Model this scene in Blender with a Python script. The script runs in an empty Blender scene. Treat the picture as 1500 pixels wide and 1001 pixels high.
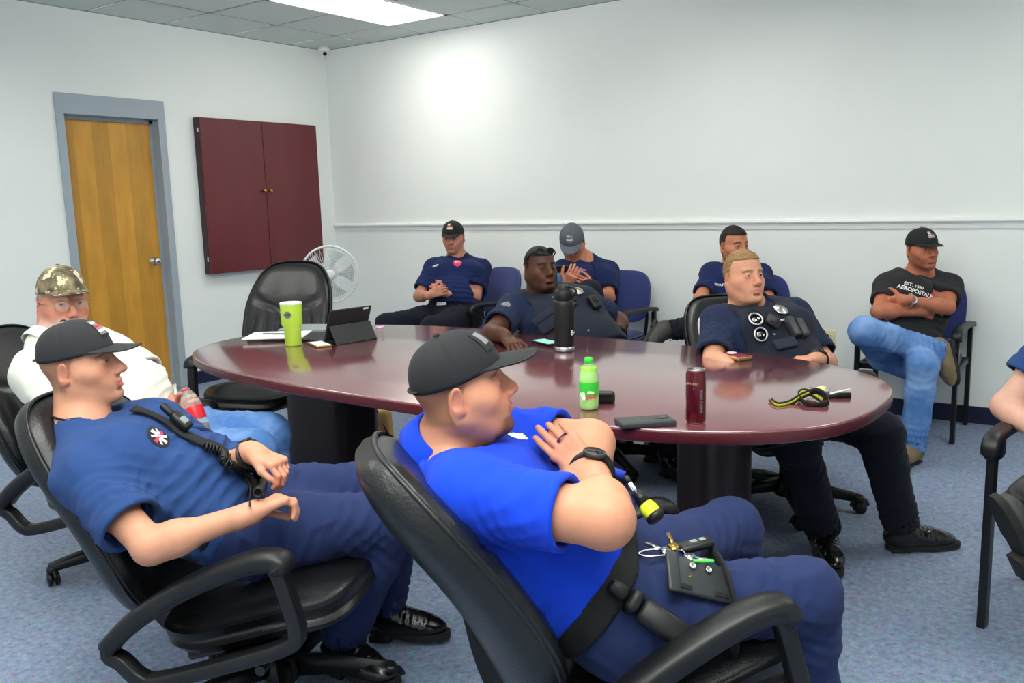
import bpy, bmesh, math, random
import numpy as np
from mathutils import Vector, Matrix, Quaternion
from mathutils.bvhtree import BVHTree
PI=math.pi
random.seed(7)
SC=bpy.context.scene
COL=SC.collection
# ---------------------------------------------------------------- camera frame
FPX=1275.3; YAW,PITCH,ROLL=-0.617,-0.1596,-0.0265; RH=2.806
CAM=np.array([6.1337,-5.8125,1.4055])
FWD=np.array([math.sin(YAW)*math.cos(PITCH),math.cos(YAW)*math.cos(PITCH),math.sin(PITCH)])
RGT=np.array([math.cos(YAW),-math.sin(YAW),0.]); UPV=np.cross(RGT,FWD)
RGT,UPV=RGT*math.cos(ROLL)+UPV*math.sin(ROLL),-RGT*math.sin(ROLL)+UPV*math.cos(ROLL)
FH=np.array([FWD[0],FWD[1],0.]); FH/=np.linalg.norm(FH)      # horizontal view direction
RX=np.array([FH[1],-FH[0],0.])
def A(*v): return np.array(v,float)
def nrm(v): v=np.asarray(v,float); return v/np.linalg.norm(v)
def ray(u,v): return FWD+RGT*(u-750)/FPX+UPV*(500.5-v)/FPX
def at(u,v,d): return CAM+ray(u,v)*d
def atz(u,v,z):
    r=ray(u,v); return CAM+r*(z-CAM[2])/r[2]
def pxof(p):
    d=np.asarray(p)-CAM; z=d@FWD; return 750+FPX*(d@RGT)/z,500.5-FPX*(d@UPV)/z,z
cam=bpy.data.cameras.new('camera'); co=bpy.data.objects.new('camera',cam); COL.objects.link(co)
cam.sensor_width=36; cam.lens=FPX/1500*36; cam.clip_start=.05
co.matrix_world=Matrix([[RGT[0],UPV[0],-FWD[0],CAM[0]],[RGT[1],UPV[1],-FWD[1],CAM[1]],[RGT[2],UPV[2],-FWD[2],CAM[2]],[0,0,0,1]])
SC.camera=co
# ---------------------------------------------------------------- tagging
def tag(o,label=None,cat=None,group=None,kind=None):
    if label: o['label']=label
    if cat: o['category']=cat
    if group: o['group']=group
    if kind: o['kind']=kind
    return o
def empty(name,loc=(0,0,0),rz=0,label=None,cat=None,group=None):
    o=bpy.data.objects.new(name,None); COL.objects.link(o); o.location=Vector(loc); o.rotation_euler=(0,0,rz); o.empty_display_size=.05
    return tag(o,label,cat,group)
def link(name,me,m=None,parent=None,smooth=True,mtx=None,world=False):
    o=bpy.data.objects.new(name,me); COL.objects.link(o)
    if m is not None and not me.materials:
        for q in (m if isinstance(m,(list,tuple)) else [m]): me.materials.append(q)
    if smooth: me.polygons.foreach_set('use_smooth',[True]*len(me.polygons))
    if mtx is not None: o.matrix_world=mtx
    if parent is not None:
        o.parent=parent
        if world: o.matrix_parent_inverse=wm(parent).inverted()
    return o
def wm(o):
    m=o.matrix_basis.copy()
    if o.parent: m=wm(o.parent)@o.matrix_parent_inverse@m
    return m
def sharp(o,deg=35):
    me=o.data
    bm=bmesh.new(); bm.from_mesh(me)
    for e in bm.edges:
        e.smooth=not(len(e.link_faces)==2 and e.calc_face_angle(0)>math.radians(deg))
    bm.to_mesh(me); bm.free(); return o
# ---------------------------------------------------------------- materials
def lin(c):
    def f(x):
        x/=255.; return x/12.92 if x<=.04045 else ((x+.055)/1.055)**2.4
    return tuple(f(x) for x in c)
MATS={}
def mat(name,rgb,rough=.6,metal=0.,spec=.5,noise=0.,nscale=30.,bump=0.,bscale=200.,coat=0.,emit=None,estr=1.,sheen=0.,trans=0.,ior=1.45,alpha=1.,stretch=(1,1,1),rgb2=None,attr=False,sss=0.):
    if name in MATS: return MATS[name]
    m=bpy.data.materials.new(name); m.use_nodes=True; nt=m.node_tree; N=nt.nodes; L=nt.links
    b=N['Principled BSDF']; c=lin(rgb)
    b.inputs['Base Color'].default_value=(*c,1); b.inputs['Roughness'].default_value=rough; b.inputs['Metallic'].default_value=metal
    b.inputs['Specular IOR Level'].default_value=spec; b.inputs['Coat Weight'].default_value=coat; b.inputs['Coat Roughness'].default_value=.12
    b.inputs['Sheen Weight'].default_value=sheen; b.inputs['Sheen Roughness'].default_value=.6
    b.inputs['Transmission Weight'].default_value=trans; b.inputs['IOR'].default_value=ior; b.inputs['Alpha'].default_value=alpha
    if sss: b.inputs['Subsurface Weight'].default_value=sss; b.inputs['Subsurface Radius'].default_value=(.9,.35,.2); b.inputs['Subsurface Scale'].default_value=.012
    if emit: b.inputs['Emission Color'].default_value=(*lin(emit),1); b.inputs['Emission Strength'].default_value=estr
    tc=N.new('ShaderNodeTexCoord'); mp=N.new('ShaderNodeMapping'); mp.inputs['Scale'].default_value=stretch
    L.new(tc.outputs['Object'],mp.inputs['Vector'])
    src=None
    if attr:
        at_=N.new('ShaderNodeAttribute'); at_.attribute_name='tint'; src=at_.outputs['Color']
    if noise or rgb2:
        n=N.new('ShaderNodeTexNoise'); n.inputs['Scale'].default_value=nscale; n.inputs['Detail'].default_value=4; L.new(mp.outputs[0],n.inputs['Vector'])
        mx=N.new('ShaderNodeMix'); mx.data_type='RGBA'
        if rgb2:
            r=N.new('ShaderNodeValToRGB'); r.color_ramp.elements[0].position=.38; r.color_ramp.elements[1].position=.62
            L.new(n.outputs['Fac'],r.inputs['Fac']); L.new(r.outputs['Color'],mx.inputs['Factor'])
            mx.inputs['A'].default_value=(*c,1); mx.inputs['B'].default_value=(*lin(rgb2),1)
        else:
            mx.blend_type='MULTIPLY'; mx.inputs['Factor'].default_value=1.
            r=N.new('ShaderNodeMapRange'); r.inputs['From Min'].default_value=.3; r.inputs['From Max'].default_value=.7; r.inputs['To Min'].default_value=1-noise; r.inputs['To Max'].default_value=1+noise*.6
            L.new(n.outputs['Fac'],r.inputs['Value']); L.new(r.outputs[0],mx.inputs['B'])
            if src is not None: L.new(src,mx.inputs['A'])
            else: mx.inputs['A'].default_value=(*c,1)
        L.new(mx.outputs['Result'],b.inputs['Base Color'])
    elif src is not None: L.new(src,b.inputs['Base Color'])
    if bump:
        n2=N.new('ShaderNodeTexNoise'); n2.inputs['Scale'].default_value=bscale; n2.inputs['Detail'].default_value=3; L.new(mp.outputs[0],n2.inputs['Vector'])
        bp=N.new('ShaderNodeBump'); bp.inputs['Strength'].default_value=bump; bp.inputs['Distance'].default_value=.004
        L.new(n2.outputs['Fac'],bp.inputs['Height']); L.new(bp.outputs[0],b.inputs['Normal'])
    MATS[name]=m; return m
# ---------------------------------------------------------------- mesh helpers
def newmesh(vs,fs,name='m'):
    me=bpy.data.meshes.new(name); me.from_pydata([tuple(map(float,v)) for v in vs],[],[tuple(f) for f in fs]); me.update(); return me
def bmesh_me(bm,name='m'):
    me=bpy.data.meshes.new(name); bmesh.ops.recalc_face_normals(bm,faces=bm.faces); bm.to_mesh(me); bm.free(); return me
def addbox(bm,c,s,R=None,bev=0.,seg=2,mi=0):
    M=Matrix.Translation(Vector(c))@(R.to_4x4() if R is not None else Matrix())@Matrix.Diagonal((*s,1))
    r=bmesh.ops.create_cube(bm,size=1,matrix=M); vs=r['verts']; fs={f for v in vs for f in v.link_faces}
    for f in fs: f.material_index=mi
    if bev:
        es=list({e for v in vs for e in v.link_edges})
        rr=bmesh.ops.bevel(bm,geom=es,offset=bev,segments=seg,affect='EDGES',profile=.5,clamp_overlap=True)
        for f in rr['faces']: f.material_index=mi
    return bm
def boxme(c,s,R=None,bev=0.,seg=2):
    bm=bmesh.new(); addbox(bm,c,s,R,bev,seg); return bmesh_me(bm)
def frame_of(t,ref=None):
    t=nrm(t); ref=A(0,0,1) if ref is None else np.asarray(ref,float)
    if abs(t@nrm(ref))>.97: ref=A(1,0,0)
    x=nrm(np.cross(ref,t)); y=np.cross(t,x); return x,y,t
def addtube(bm,pts,rad,n=10,caps=True,mi=0,ref=None,prof=None,closed=False):
    """sweep a circle (or a profile of (x,y) points) along pts"""
    pts=[np.asarray(p,float) for p in pts]; m=len(pts)
    rads=rad if hasattr(rad,'__len__') else [rad]*m
    rings=[]; px=None
    for i,p in enumerate(pts):
        if closed: t=pts[(i+1)%m]-pts[(i-1)%m]
        else: t=pts[min(i+1,m-1)]-pts[max(i-1,0)]
        if px is None: x,y,t=frame_of(t,ref)
        else:
            t=nrm(t); x=px-t*(px@t); x=nrm(x); y=np.cross(t,x)
        px=x
        ring=[]
        if prof: pr=[(a*rads[i],b*rads[i]) for a,b in prof]
        else: pr=[(math.cos(2*PI*k/n)*rads[i],math.sin(2*PI*k/n)*rads[i]) for k in range(n)]
        for a,b in pr: ring.append(bm.verts.new(tuple(p+x*a+y*b)))
        rings.append(ring)
    k=len(rings[0])
    for i in range(m if closed else m-1):
        r0,r1=rings[i],rings[(i+1)%m]
        for j in range(k):
            f=bm.faces.new((r0[j],r0[(j+1)%k],r1[(j+1)%k],r1[j])); f.material_index=mi
    if caps and not closed:
        f=bm.faces.new(rings[0][::-1]); f.material_index=mi
        f=bm.faces.new(rings[-1]); f.material_index=mi
    return bm
def tubeme(*a,**k):
    bm=bmesh.new(); addtube(bm,*a,**k); return bmesh_me(bm)
def addlathe(bm,prof,n=32,M=None,mi=0):
    """prof: list of (r,z[,mi])"""
    rings=[]
    for p in prof:
        r,z=p[0],p[1]
        ring=[]
        for k in range(n):
            v=Vector((r*math.cos(2*PI*k/n),r*math.sin(2*PI*k/n),z))
            if M is not None: v=M@v
            ring.append(bm.verts.new(v))
        rings.append(ring)
    for i in range(len(prof)-1):
        q=prof[i+1][2] if len(prof[i+1])>2 else mi
        for k in range(n):
            f=bm.faces.new((rings[i][k],rings[i][(k+1)%n],rings[i+1][(k+1)%n],rings[i+1][k])); f.material_index=q
    if prof[0][0]>1e-6: bm.faces.new(rings[0][::-1]).material_index=prof[0][2] if len(prof[0])>2 else mi
    if prof[-1][0]>1e-6: bm.faces.new(rings[-1]).material_index=prof[-1][2] if len(prof[-1])>2 else mi
    bmesh.ops.remove_doubles(bm,verts=bm.verts,dist=1e-6)
    return bm
def latheme(prof,n=32,M=None):
    bm=bmesh.new(); addlathe(bm,prof,n,M); return bmesh_me(bm)
def catmull(P,n=8,closed=False):
    P=[np.asarray(p,float) for p in P]; out=[]; m=len(P)
    rng=range(m if closed else m-1)
    for i in rng:
        if closed: a,b,c,d=P[(i-1)%m],P[i],P[(i+1)%m],P[(i+2)%m]
        else: a,b,c,d=P[max(i-1,0)],P[i],P[i+1],P[min(i+2,m-1)]
        for k in range(n):
            t=k/n; out.append(.5*((2*b)+(c-a)*t+(2*a-5*b+4*c-d)*t*t+(3*b-a-3*c+d)*t**3))
    if not closed: out.append(P[-1])
    return out
def basis(o,x,y,z):
    return Matrix([[x[0],y[0],z[0],o[0]],[x[1],y[1],z[1],o[1]],[x[2],y[2],z[2],o[2]],[0,0,0,1]])
def textme(s,size,extr=0.,align='CENTER',bold=0.,shear=0.,space=1.):
    cu=bpy.data.curves.new('t','FONT'); cu.body=s; cu.size=size; cu.extrude=extr; cu.align_x=align; cu.align_y='CENTER'; cu.offset=bold; cu.shear=shear; cu.space_character=space; cu.resolution_u=3
    o=bpy.data.objects.new('t',cu); COL.objects.link(o); dg=bpy.context.evaluated_depsgraph_get(); dg.update()
    me=bpy.data.meshes.new_from_object(o.evaluated_get(dg)); bpy.data.objects.remove(o); bpy.data.curves.remove(cu)
    me.materials.clear(); return me
# ---------------------------------------------------------------- distance-field modeller
def vnoise(p,seed=0):
    p=np.asarray(p,np.float64); i=np.floor(p).astype(np.int64); f=p-i; f=f*f*(3-2*f)
    def h(a,b,c):
        n=(a*374761393+b*668265263+c*2147483647+seed*1274126177)&0xffffffff
        n=((n^(n>>13))*1274126177)&0xffffffff; return ((n^(n>>16))&0xffff)/32767.5-1
    r=0
    for dx in (0,1):
        for dy in (0,1):
            for dz in (0,1):
                w=(f[:,0] if dx else 1-f[:,0])*(f[:,1] if dy else 1-f[:,1])*(f[:,2] if dz else 1-f[:,2])
                r=r+w*h(i[:,0]+dx,i[:,1]+dy,i[:,2]+dz)
    return r
class Field:
    def __init__(s): s.p=[]; s.lo=A(9,9,9); s.hi=A(-9,-9,-9)
    def _add(s,fn,lo,hi,k,op):
        lo=np.minimum(lo,hi); s.p.append((fn,np.asarray(lo,float),np.asarray(hi,float),k,op))
        if op=='u': s.lo=np.minimum(s.lo,lo); s.hi=np.maximum(s.hi,hi)
        return s
    def cone(s,a,b,ra,rb=None,k=.02,op='u'):
        a=A(*a); b=A(*b); rb=ra if rb is None else rb; ba=b-a; L=max(ba@ba,1e-9)
        def fn(X,Y,Z):
            x,y,z=X-a[0],Y-a[1],Z-a[2]
            t=np.clip((x*ba[0]+y*ba[1]+z*ba[2])/L,0,1)
            return np.sqrt((x-t*ba[0])**2+(y-t*ba[1])**2+(z-t*ba[2])**2)-(ra+t*(rb-ra))
        R=max(ra,rb); return s._add(fn,np.minimum(a,b)-R,np.maximum(a,b)+R,k,op)
    def ball(s,c,r,k=.02,op='u'): return s.cone(c,c,r,r,k,op)
    def slab(s,a,b,w,ea,eb,ra,rb=None,k=.02,op='u'):
        a=A(*a); b=A(*b); w=nrm(w); rb=ra if rb is None else rb; ba=b-a; ba0=ba-w*(ba@w); L=max(ba0@ba0,1e-9)
        def fn(X,Y,Z):
            x,y,z=X-a[0],Y-a[1],Z-a[2]
            t=np.clip((x*ba0[0]+y*ba0[1]+z*ba0[2])/L,0,1)
            x=x-t*ba[0]; y=y-t*ba[1]; z=z-t*ba[2]
            e=ea+t*(eb-ea); q=x*w[0]+y*w[1]+z*w[2]; q=np.clip(q,-e,e)
            return np.sqrt((x-q*w[0])**2+(y-q*w[1])**2+(z-q*w[2])**2)-(ra+t*(rb-ra))
        R=max(ra,rb)+max(ea,eb)*np.abs(w); return s._add(fn,np.minimum(a,b)-R,np.maximum(a,b)+R,k,op)
    def ell(s,c,r,X3=None,k=.02,op='u'):
        """X3: 3x3 rows = local axes"""
        c=A(*c); r=A(*r); M=np.eye(3) if X3 is None else np.array(X3,float)
        def fn(X,Y,Z):
            x,y,z=X-c[0],Y-c[1],Z-c[2]
            u=[x*M[i,0]+y*M[i,1]+z*M[i,2] for i in range(3)]
            k0=np.sqrt((u[0]/r[0])**2+(u[1]/r[1])**2+(u[2]/r[2])**2)
            k1=np.sqrt((u[0]/r[0]**2)**2+(u[1]/r[1]**2)**2+(u[2]/r[2]**2)**2)+1e-9
            return k0*(k0-1)/k1
        e=np.sqrt(((M*r[:,None])**2).sum(0)); return s._add(fn,c-e,c+e,k,op)
    def box(s,c,h,X3=None,r=.01,k=.01,op='u'):
        c=A(*c); h=A(*h)-r; M=np.eye(3) if X3 is None else np.array(X3,float)
        def fn(X,Y,Z):
            x,y,z=X-c[0],Y-c[1],Z-c[2]
            q=[np.abs(x*M[i,0]+y*M[i,1]+z*M[i,2])-h[i] for i in range(3)]
            return np.sqrt(np.maximum(q[0],0)**2+np.maximum(q[1],0)**2+np.maximum(q[2],0)**2)+np.minimum(np.maximum(np.maximum(q[0],q[1]),q[2]),0)-r
        e=(np.abs(M)*(h+r)[:,None]).sum(0); return s._add(fn,c-e,c+e,k,op)
    def cut(s,o,n,rad,k=.004):
        """remove what lies on the +n side of the plane through o, within rad of o"""
        o=A(*o); n=nrm(n)
        def fn(X,Y,Z):
            pl=(X-o[0])*n[0]+(Y-o[1])*n[1]+(Z-o[2])*n[2]
            sp=np.sqrt((X-o[0])**2+(Y-o[1])**2+(Z-o[2])**2)-rad
            return np.maximum(-pl,sp)
        return s._add(fn,o-rad,o+rad,k,'s')
    def grid(s,xs,ys,zs):
        F=np.full((len(xs),len(ys),len(zs)),.3,np.float32); h=xs[1]-xs[0]
        for fn,lo,hi,k,op in s.p:
            m=k+4*h; sl=[]
            for ax,c in enumerate((xs,ys,zs)):
                i0=np.searchsorted(c,lo[ax]-m); i1=np.searchsorted(c,hi[ax]+m)
                sl.append((max(0,i0-0),min(len(c),i1)))
            if any(b-a<1 for a,b in sl): continue
            (a0,a1),(b0,b1),(c0,c1)=sl
            d=fn(xs[a0:a1,None,None],ys[None,b0:b1,None],zs[None,None,c0:c1]).astype(np.float32)
            G=F[a0:a1,b0:b1,c0:c1]
            if op=='u':
                hh=np.maximum(k-np.abs(G-d),0)/max(k,1e-6); F[a0:a1,b0:b1,c0:c1]=np.minimum(G,d)-hh*hh*k*.25
            else:
                d=-d; hh=np.maximum(k-np.abs(G-d),0)/max(k,1e-6); F[a0:a1,b0:b1,c0:c1]=np.maximum(G,d)+hh*hh*k*.25
        return F
    def part(s,lo,hi,h):
        xs,ys,zs=[np.arange(lo[i],hi[i]+h,h) for i in range(3)]
        return nets(s.grid(xs,ys,zs),xs,ys,zs)
    def mesh(s,h,fine=(),pad=None):
        pad=3*h if pad is None else pad
        V,Fc=s.part(s.lo-pad,s.hi+pad,h)
        for c,r,hf in fine:
            c=A(*c)
            if len(Fc):
                ins=(np.abs(V-c)<r-1.2*h).all(1); Fc=Fc[~ins[Fc].all(1)]
            v2,f2=s.part(c-r,c+r,hf)
            # drop the closing caps on the box border
            if len(f2):
                for c2,r2,hf2 in fine:
                    if c2 is not c and hf2<hf: pass
                Fc=np.vstack([Fc,f2+len(V)]) if len(Fc) else f2+len(V); V=np.vstack([V,v2])
        used=np.unique(Fc); mp=-np.ones(len(V),int); mp[used]=np.arange(len(used))
        return V[used],mp[Fc]
def nets(F,xs,ys,zs):
    S=F<0; nx,ny,nz=F.shape
    c=np.zeros((nx-1,ny-1,nz-1),np.int8)
    for a in (0,1):
        for b in (0,1):
            for d in (0,1): c+=S[a:nx-1+a,b:ny-1+b,d:nz-1+d]
    idx=np.argwhere((c>0)&(c<8)); n=len(idx)
    if n==0: return np.zeros((0,3)),np.zeros((0,4),int)
    vid=-np.ones(c.shape,np.int64); vid[idx[:,0],idx[:,1],idx[:,2]]=np.arange(n)
    P=np.zeros((n,3)); W=np.zeros(n); cs=(xs,ys,zs)
    for ax in range(3):
        o=[i for i in range(3) if i!=ax]
        for a in (0,1):
            for b in (0,1):
                p0=idx.copy(); p0[:,o[0]]+=a; p0[:,o[1]]+=b; p1=p0.copy(); p1[:,ax]+=1
                fa=F[p0[:,0],p0[:,1],p0[:,2]].astype(float); fb=F[p1[:,0],p1[:,1],p1[:,2]].astype(float)
                m=(fa<0)!=(fb<0); t=np.where(m,fa/np.where(m,fa-fb,1),0)
                for i in range(3):
                    q=cs[i][p0[:,i]]
                    if i==ax: q=q+t*(cs[i][p1[:,i]]-q)
                    P[:,i]+=np.where(m,q,0)
                W+=m
    P/=W[:,None]
    Q=[]
    for ax in range(3):
        o=[(ax+1)%3,(ax+2)%3]
        sa=[slice(None)]*3; sb=[slice(None)]*3; sa[ax]=slice(0,-1); sb[ax]=slice(1,None)
        a,b=S[tuple(sa)],S[tuple(sb)]
        e=np.argwhere(a!=b)
        ok=(e[:,o[0]]>0)&(e[:,o[1]]>0)&(e[:,o[0]]<F.shape[o[0]]-1)&(e[:,o[1]]<F.shape[o[1]]-1); e=e[ok]
        sgn=a[e[:,0],e[:,1],e[:,2]]
        def cell(d0,d1):
            g=e.copy(); g[:,o[0]]-=d0; g[:,o[1]]-=d1; return vid[g[:,0],g[:,1],g[:,2]]
        q=np.stack([cell(1,1),cell(0,1),cell(0,0),cell(1,0)],1)
        q[~sgn]=q[~sgn][:,::-1]; Q.append(q)
    Q=np.vstack(Q); Q=Q[(Q>=0).all(1)]
    return P,Q
def fmesh(V,Fc,name='m'):
    me=bpy.data.meshes.new(name); me.vertices.add(len(V)); me.vertices.foreach_set('co',np.asarray(V,np.float32).ravel())
    n=len(Fc); me.loops.add(n*4); me.loops.foreach_set('vertex_index',np.asarray(Fc,np.int32).ravel())
    me.polygons.add(n); me.polygons.foreach_set('loop_start',np.arange(n,dtype=np.int32)*4)
    me.polygons.foreach_set('use_smooth',np.ones(n,bool)); me.update(calc_edges=True); me.validate(); return me
def vnormals(V,Fc):
    N=np.zeros_like(V); a=V[Fc[:,2]]-V[Fc[:,0]]; b=V[Fc[:,3]]-V[Fc[:,1]]; n=np.cross(a,b)
    for i in range(4): np.add.at(N,Fc[:,i],n)
    return N/(np.linalg.norm(N,axis=1)[:,None]+1e-12)
def relax(V,Fc,it=1,lam=.5):
    for _ in range(it):
        S=np.zeros_like(V); W=np.zeros(len(V))
        for i in range(4):
            j=(i+1)%4
            np.add.at(S,Fc[:,i],V[Fc[:,j]]); np.add.at(W,Fc[:,i],1); np.add.at(S,Fc[:,j],V[Fc[:,i]]); np.add.at(W,Fc[:,j],1)
        V=V+lam*(S/W[:,None]-V)
    return V
def tint(me,cols):
    a=me.color_attributes.new('tint','FLOAT_COLOR','POINT'); c=np.ones((len(cols),4),np.float32); c[:,:3]=cols; a.data.foreach_set('color',c.ravel())
class Surf:
    """ray target made from meshes given in world space"""
    def __init__(s,*objs):
        vs=[];fs=[];n=0
        for o in objs:
            M=wm(o); me=o.data
            for v in me.vertices: vs.append(M@v.co)
            for f in me.polygons: fs.append([i+n for i in f.vertices])
            n=len(vs)
        s.t=BVHTree.FromPolygons(vs,fs)
    def px(s,u,v):
        r=ray(u,v); h=s.t.ray_cast(Vector(CAM),Vector(nrm(r)))
        return (np.array(h[0]),np.array(h[1])) if h[0] is not None else (None,None)
    def drape(s,me,o,x,y,off=.0015,deep=.12):
        """lay a flat mesh (x,y) on the surface around o; keeps its z as extra offset"""
        x=nrm(x); y=nrm(y-np.dot(x,y)*x); z=np.cross(x,y)
        for v in me.vertices:
            p=o+x*v.co.x+y*v.co.y
            h=s.t.ray_cast(Vector(p+z*deep),Vector(-z),deep*2)
            v.co=(h[0]+Vector(z)*(off+v.co.z)) if h[0] is not None else Vector(p+z*v.co.z)
        me.update(); return me
def gridme(w,h,nx=10,ny=10,shape=None):
    vs=[];fs=[]
    for j in range(ny+1):
        for i in range(nx+1): vs.append(((i/nx-.5)*w,(j/ny-.5)*h,0))
    for j in range(ny):
        for i in range(nx):
            cx,cy=((i+.5)/nx-.5)*2,((j+.5)/ny-.5)*2
            if shape is None or shape(cx,cy): fs.append((j*(nx+1)+i,j*(nx+1)+i+1,(j+1)*(nx+1)+i+1,(j+1)*(nx+1)+i))
    me=newmesh(vs,fs); bm=bmesh.new(); bm.from_mesh(me); bmesh.ops.delete(bm,geom=[v for v in bm.verts if not v.link_faces],context='VERTS'); bm.to_mesh(me); bm.free(); return me
def discme(rx,ry,n=24,m=5):
    vs=[(0,0,0)];fs=[]
    for r in range(1,m+1):
        for k in range(n): vs.append((rx*r/m*math.cos(2*PI*k/n),ry*r/m*math.sin(2*PI*k/n),0))
    for k in range(n): fs.append((0,1+k,1+(k+1)%n))
    for r in range(m-1):
        for k in range(n): fs.append((1+r*n+k,1+(r+1)*n+k,1+(r+1)*n+(k+1)%n,1+r*n+(k+1)%n))
    return newmesh(vs,fs)
# ================================================================ room
M_wall=mat('wall_paint',(238,242,240),.6,spec=.25,noise=.012,nscale=3,bump=.12,bscale=90)
M_ceil=mat('ceiling_tile',(206,216,213),.9,noise=.03,nscale=60,bump=.5,bscale=260)
M_grid=mat('ceiling_grid',(128,140,140),.6)
M_floor=mat('blue_floor',(116,137,170),.62,noise=.2,nscale=9,bump=.35,bscale=320)
M_base=mat('navy_rubber',(22,26,60),.5)
M_trimw=mat('white_trim',(238,240,240),.35)
M_frame=mat('grey_steel_paint',(160,172,182),.4)
M_black=mat('black_plastic',(17,17,19),.42,bump=.1,bscale=600)
M_blackg=mat('black_gloss',(10,10,12),.15)
M_chrome=mat('chrome',(215,215,215),.2,1.)
M_brass=mat('brass',(205,165,80),.25,1.)
M_leather=mat('black_leather',(15,16,18),.36,bump=.35,bscale=170,coat=.12)
M_white=mat('white_plastic',(232,234,232),.4)
# floor speckle
def floor_mat():
    m=M_floor; nt=m.node_tree; N=nt.nodes; L=nt.links; b=N['Principled BSDF']
    tc=N.new('ShaderNodeTexCoord'); v=N.new('ShaderNodeTexVoronoi'); v.inputs['Scale'].default_value=70; L.new(tc.outputs['Object'],v.inputs['Vector'])
    n=N.new('ShaderNodeTexNoise'); n.inputs['Scale'].default_value=42; n.inputs['Detail'].default_value=6; n.inputs['Roughness'].default_value=.75; L.new(tc.outputs['Object'],n.inputs['Vector'])
    r=N.new('ShaderNodeValToRGB'); e=r.color_ramp.elements; e[0].position=.3; e[0].color=(*lin((62,84,126)),1); e[1].position=.7; e[1].color=(*lin((130,154,190)),1)
    L.new(n.outputs['Fac'],r.inputs['Fac']); mx=N.new('ShaderNodeMix'); mx.data_type='RGBA'; mx.blend_type='MIX'; mx.inputs['Factor'].default_value=.08
    L.new(r.outputs[0],mx.inputs['A']); L.new(v.outputs['Color'],mx.inputs['B'])
    hs=N.new('ShaderNodeHueSaturation'); hs.inputs['Saturation'].default_value=.8; hs.inputs['Value'].default_value=1; L.new(mx.outputs['Result'],hs.inputs['Color'])
    L.new(hs.outputs[0],b.inputs['Base Color'])
floor_mat()
X1,Y1=8.6,-8.6
def struct(name,me,m,smooth=False):
    return tag(link(name,me,m,smooth=smooth),kind='structure')
bm=bmesh.new(); addbox(bm,(X1/2-.1,Y1/2+.1,-.06),(X1+.4,-Y1+.4,.12)); struct('floor',bmesh_me(bm),M_floor)
DY0,DY1,DZ=-2.508,-1.771,2.095      # door opening (y range) and head height
bm=bmesh.new()
for c,s in [((-.06,(Y1+DY0)/2,RH/2),(.12,DY0-Y1,RH)),((-.06,(DY1+.0)/2,RH/2),(.12,-DY1,RH)),((-.06,(DY0+DY1)/2,(RH+DZ)/2),(.12,DY1-DY0,RH-DZ))]: addbox(bm,c,s)
struct('wall_left',bmesh_me(bm),M_wall)
struct('wall_back',boxme((X1/2,.06,RH/2),(X1+.24,.12,RH)),M_wall)
struct('wall_right',boxme((X1+.06,Y1/2,RH/2),(.12,-Y1,RH)),M_wall)
struct('wall_front',boxme((X1/2,Y1-.06,RH/2),(X1+.24,.12,RH)),M_wall)
# ceiling: tiles in a T-bar grid
T=.6096; S0,T0=.4323,.5794
xs=[0]+[T0+i*T for i in range(14) if T0+i*T<X1]+[X1]; ys=[0]+[-(S0+i*T) for i in range(14) if S0+i*T<-Y1]+[Y1]
CELLS=[(1,1),(1,6),(1,11),(5,2),(5,7),(5,11),(9,2),(9,7),(9,11)]      # fixture cells
bm=bmesh.new()
holes=set()
for a,c in CELLS:
    for j in (c,c+1): holes.add((a+1,j))
for i in range(len(xs)-1):
    for j in range(len(ys)-1):
        if (i,j) in holes: continue
        x0,x1,y0,y1=xs[i]+.008,xs[i+1]-.008,ys[j+1]+.008,ys[j]-.008
        if x1-x0<.02 or y0>y1: continue
        vs=[bm.verts.new(p) for p in ((x0,y0,RH+.004),(x0,y1,RH+.004),(x1,y1,RH+.004),(x1,y0,RH+.004))]; bm.faces.new(vs)
cl=bmesh_me(bm)
bm=bmesh.new(); bm.from_mesh(cl)
for f in bm.faces: f.material_index=0
for i in range(1,len(xs)-1): addbox(bm,(xs[i],Y1/2,RH+.012),(.017,-Y1,.012),mi=1)
for j in range(1,len(ys)-1): addbox(bm,(X1/2,ys[j],RH+.0125),(X1,.017,.012),mi=1)
addbox(bm,(X1/2,Y1/2,RH+.12),(X1+.2,-Y1+.2,.02),mi=0)
addbox(bm,(.006,Y1/2,RH+.007),(.012,-Y1,.012),mi=1); addbox(bm,(X1/2,-.006,RH+.007),(X1,.012,.012),mi=1)
me=bmesh_me(bm); me.materials.append(M_ceil); me.materials.append(M_grid)
struct('ceiling',me,None)
# ceiling fixtures
M_diff=mat('light_diffuser',(255,255,255),.5,emit=(255,253,244),estr=4.8)
def fixture(i,j,first):
    x0,x1,y1,y0=xs[i+1],xs[i+2],ys[j],ys[j+2]
    t=empty('ceiling_light',((x0+x1)/2,(y0+y1)/2,RH),0)
    w,h=x1-x0,y1-y0
    bm=bmesh.new()
    for c,s in [((-w/2+.012,0,.02),(.024,h,.04)),((w/2-.012,0,.02),(.024,h,.04)),((0,-h/2+.012,.02),(w,.024,.04)),((0,h/2-.012,.02),(w,.024,.04)),((0,0,.09),(w,h,.01))]: addbox(bm,c,s)
    link('frame',bmesh_me(bm),M_white,t,False)
    link('diffuser',boxme((0,0,.012),(w-.05,h-.05,.006)),M_diff,t,False)
    return t
n=0
for a,c in CELLS:
        t=fixture(a,c,n==0); n+=1
        if (a,c)==(1,1): tag(t,'bright rectangular fluorescent panel set in the tiled ceiling above the wall cabinet','ceiling light')
        else: tag(t,'bright rectangular fluorescent panel in the ceiling, outside the photo\'s frame','ceiling light','other ceiling panels of the room')
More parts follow.
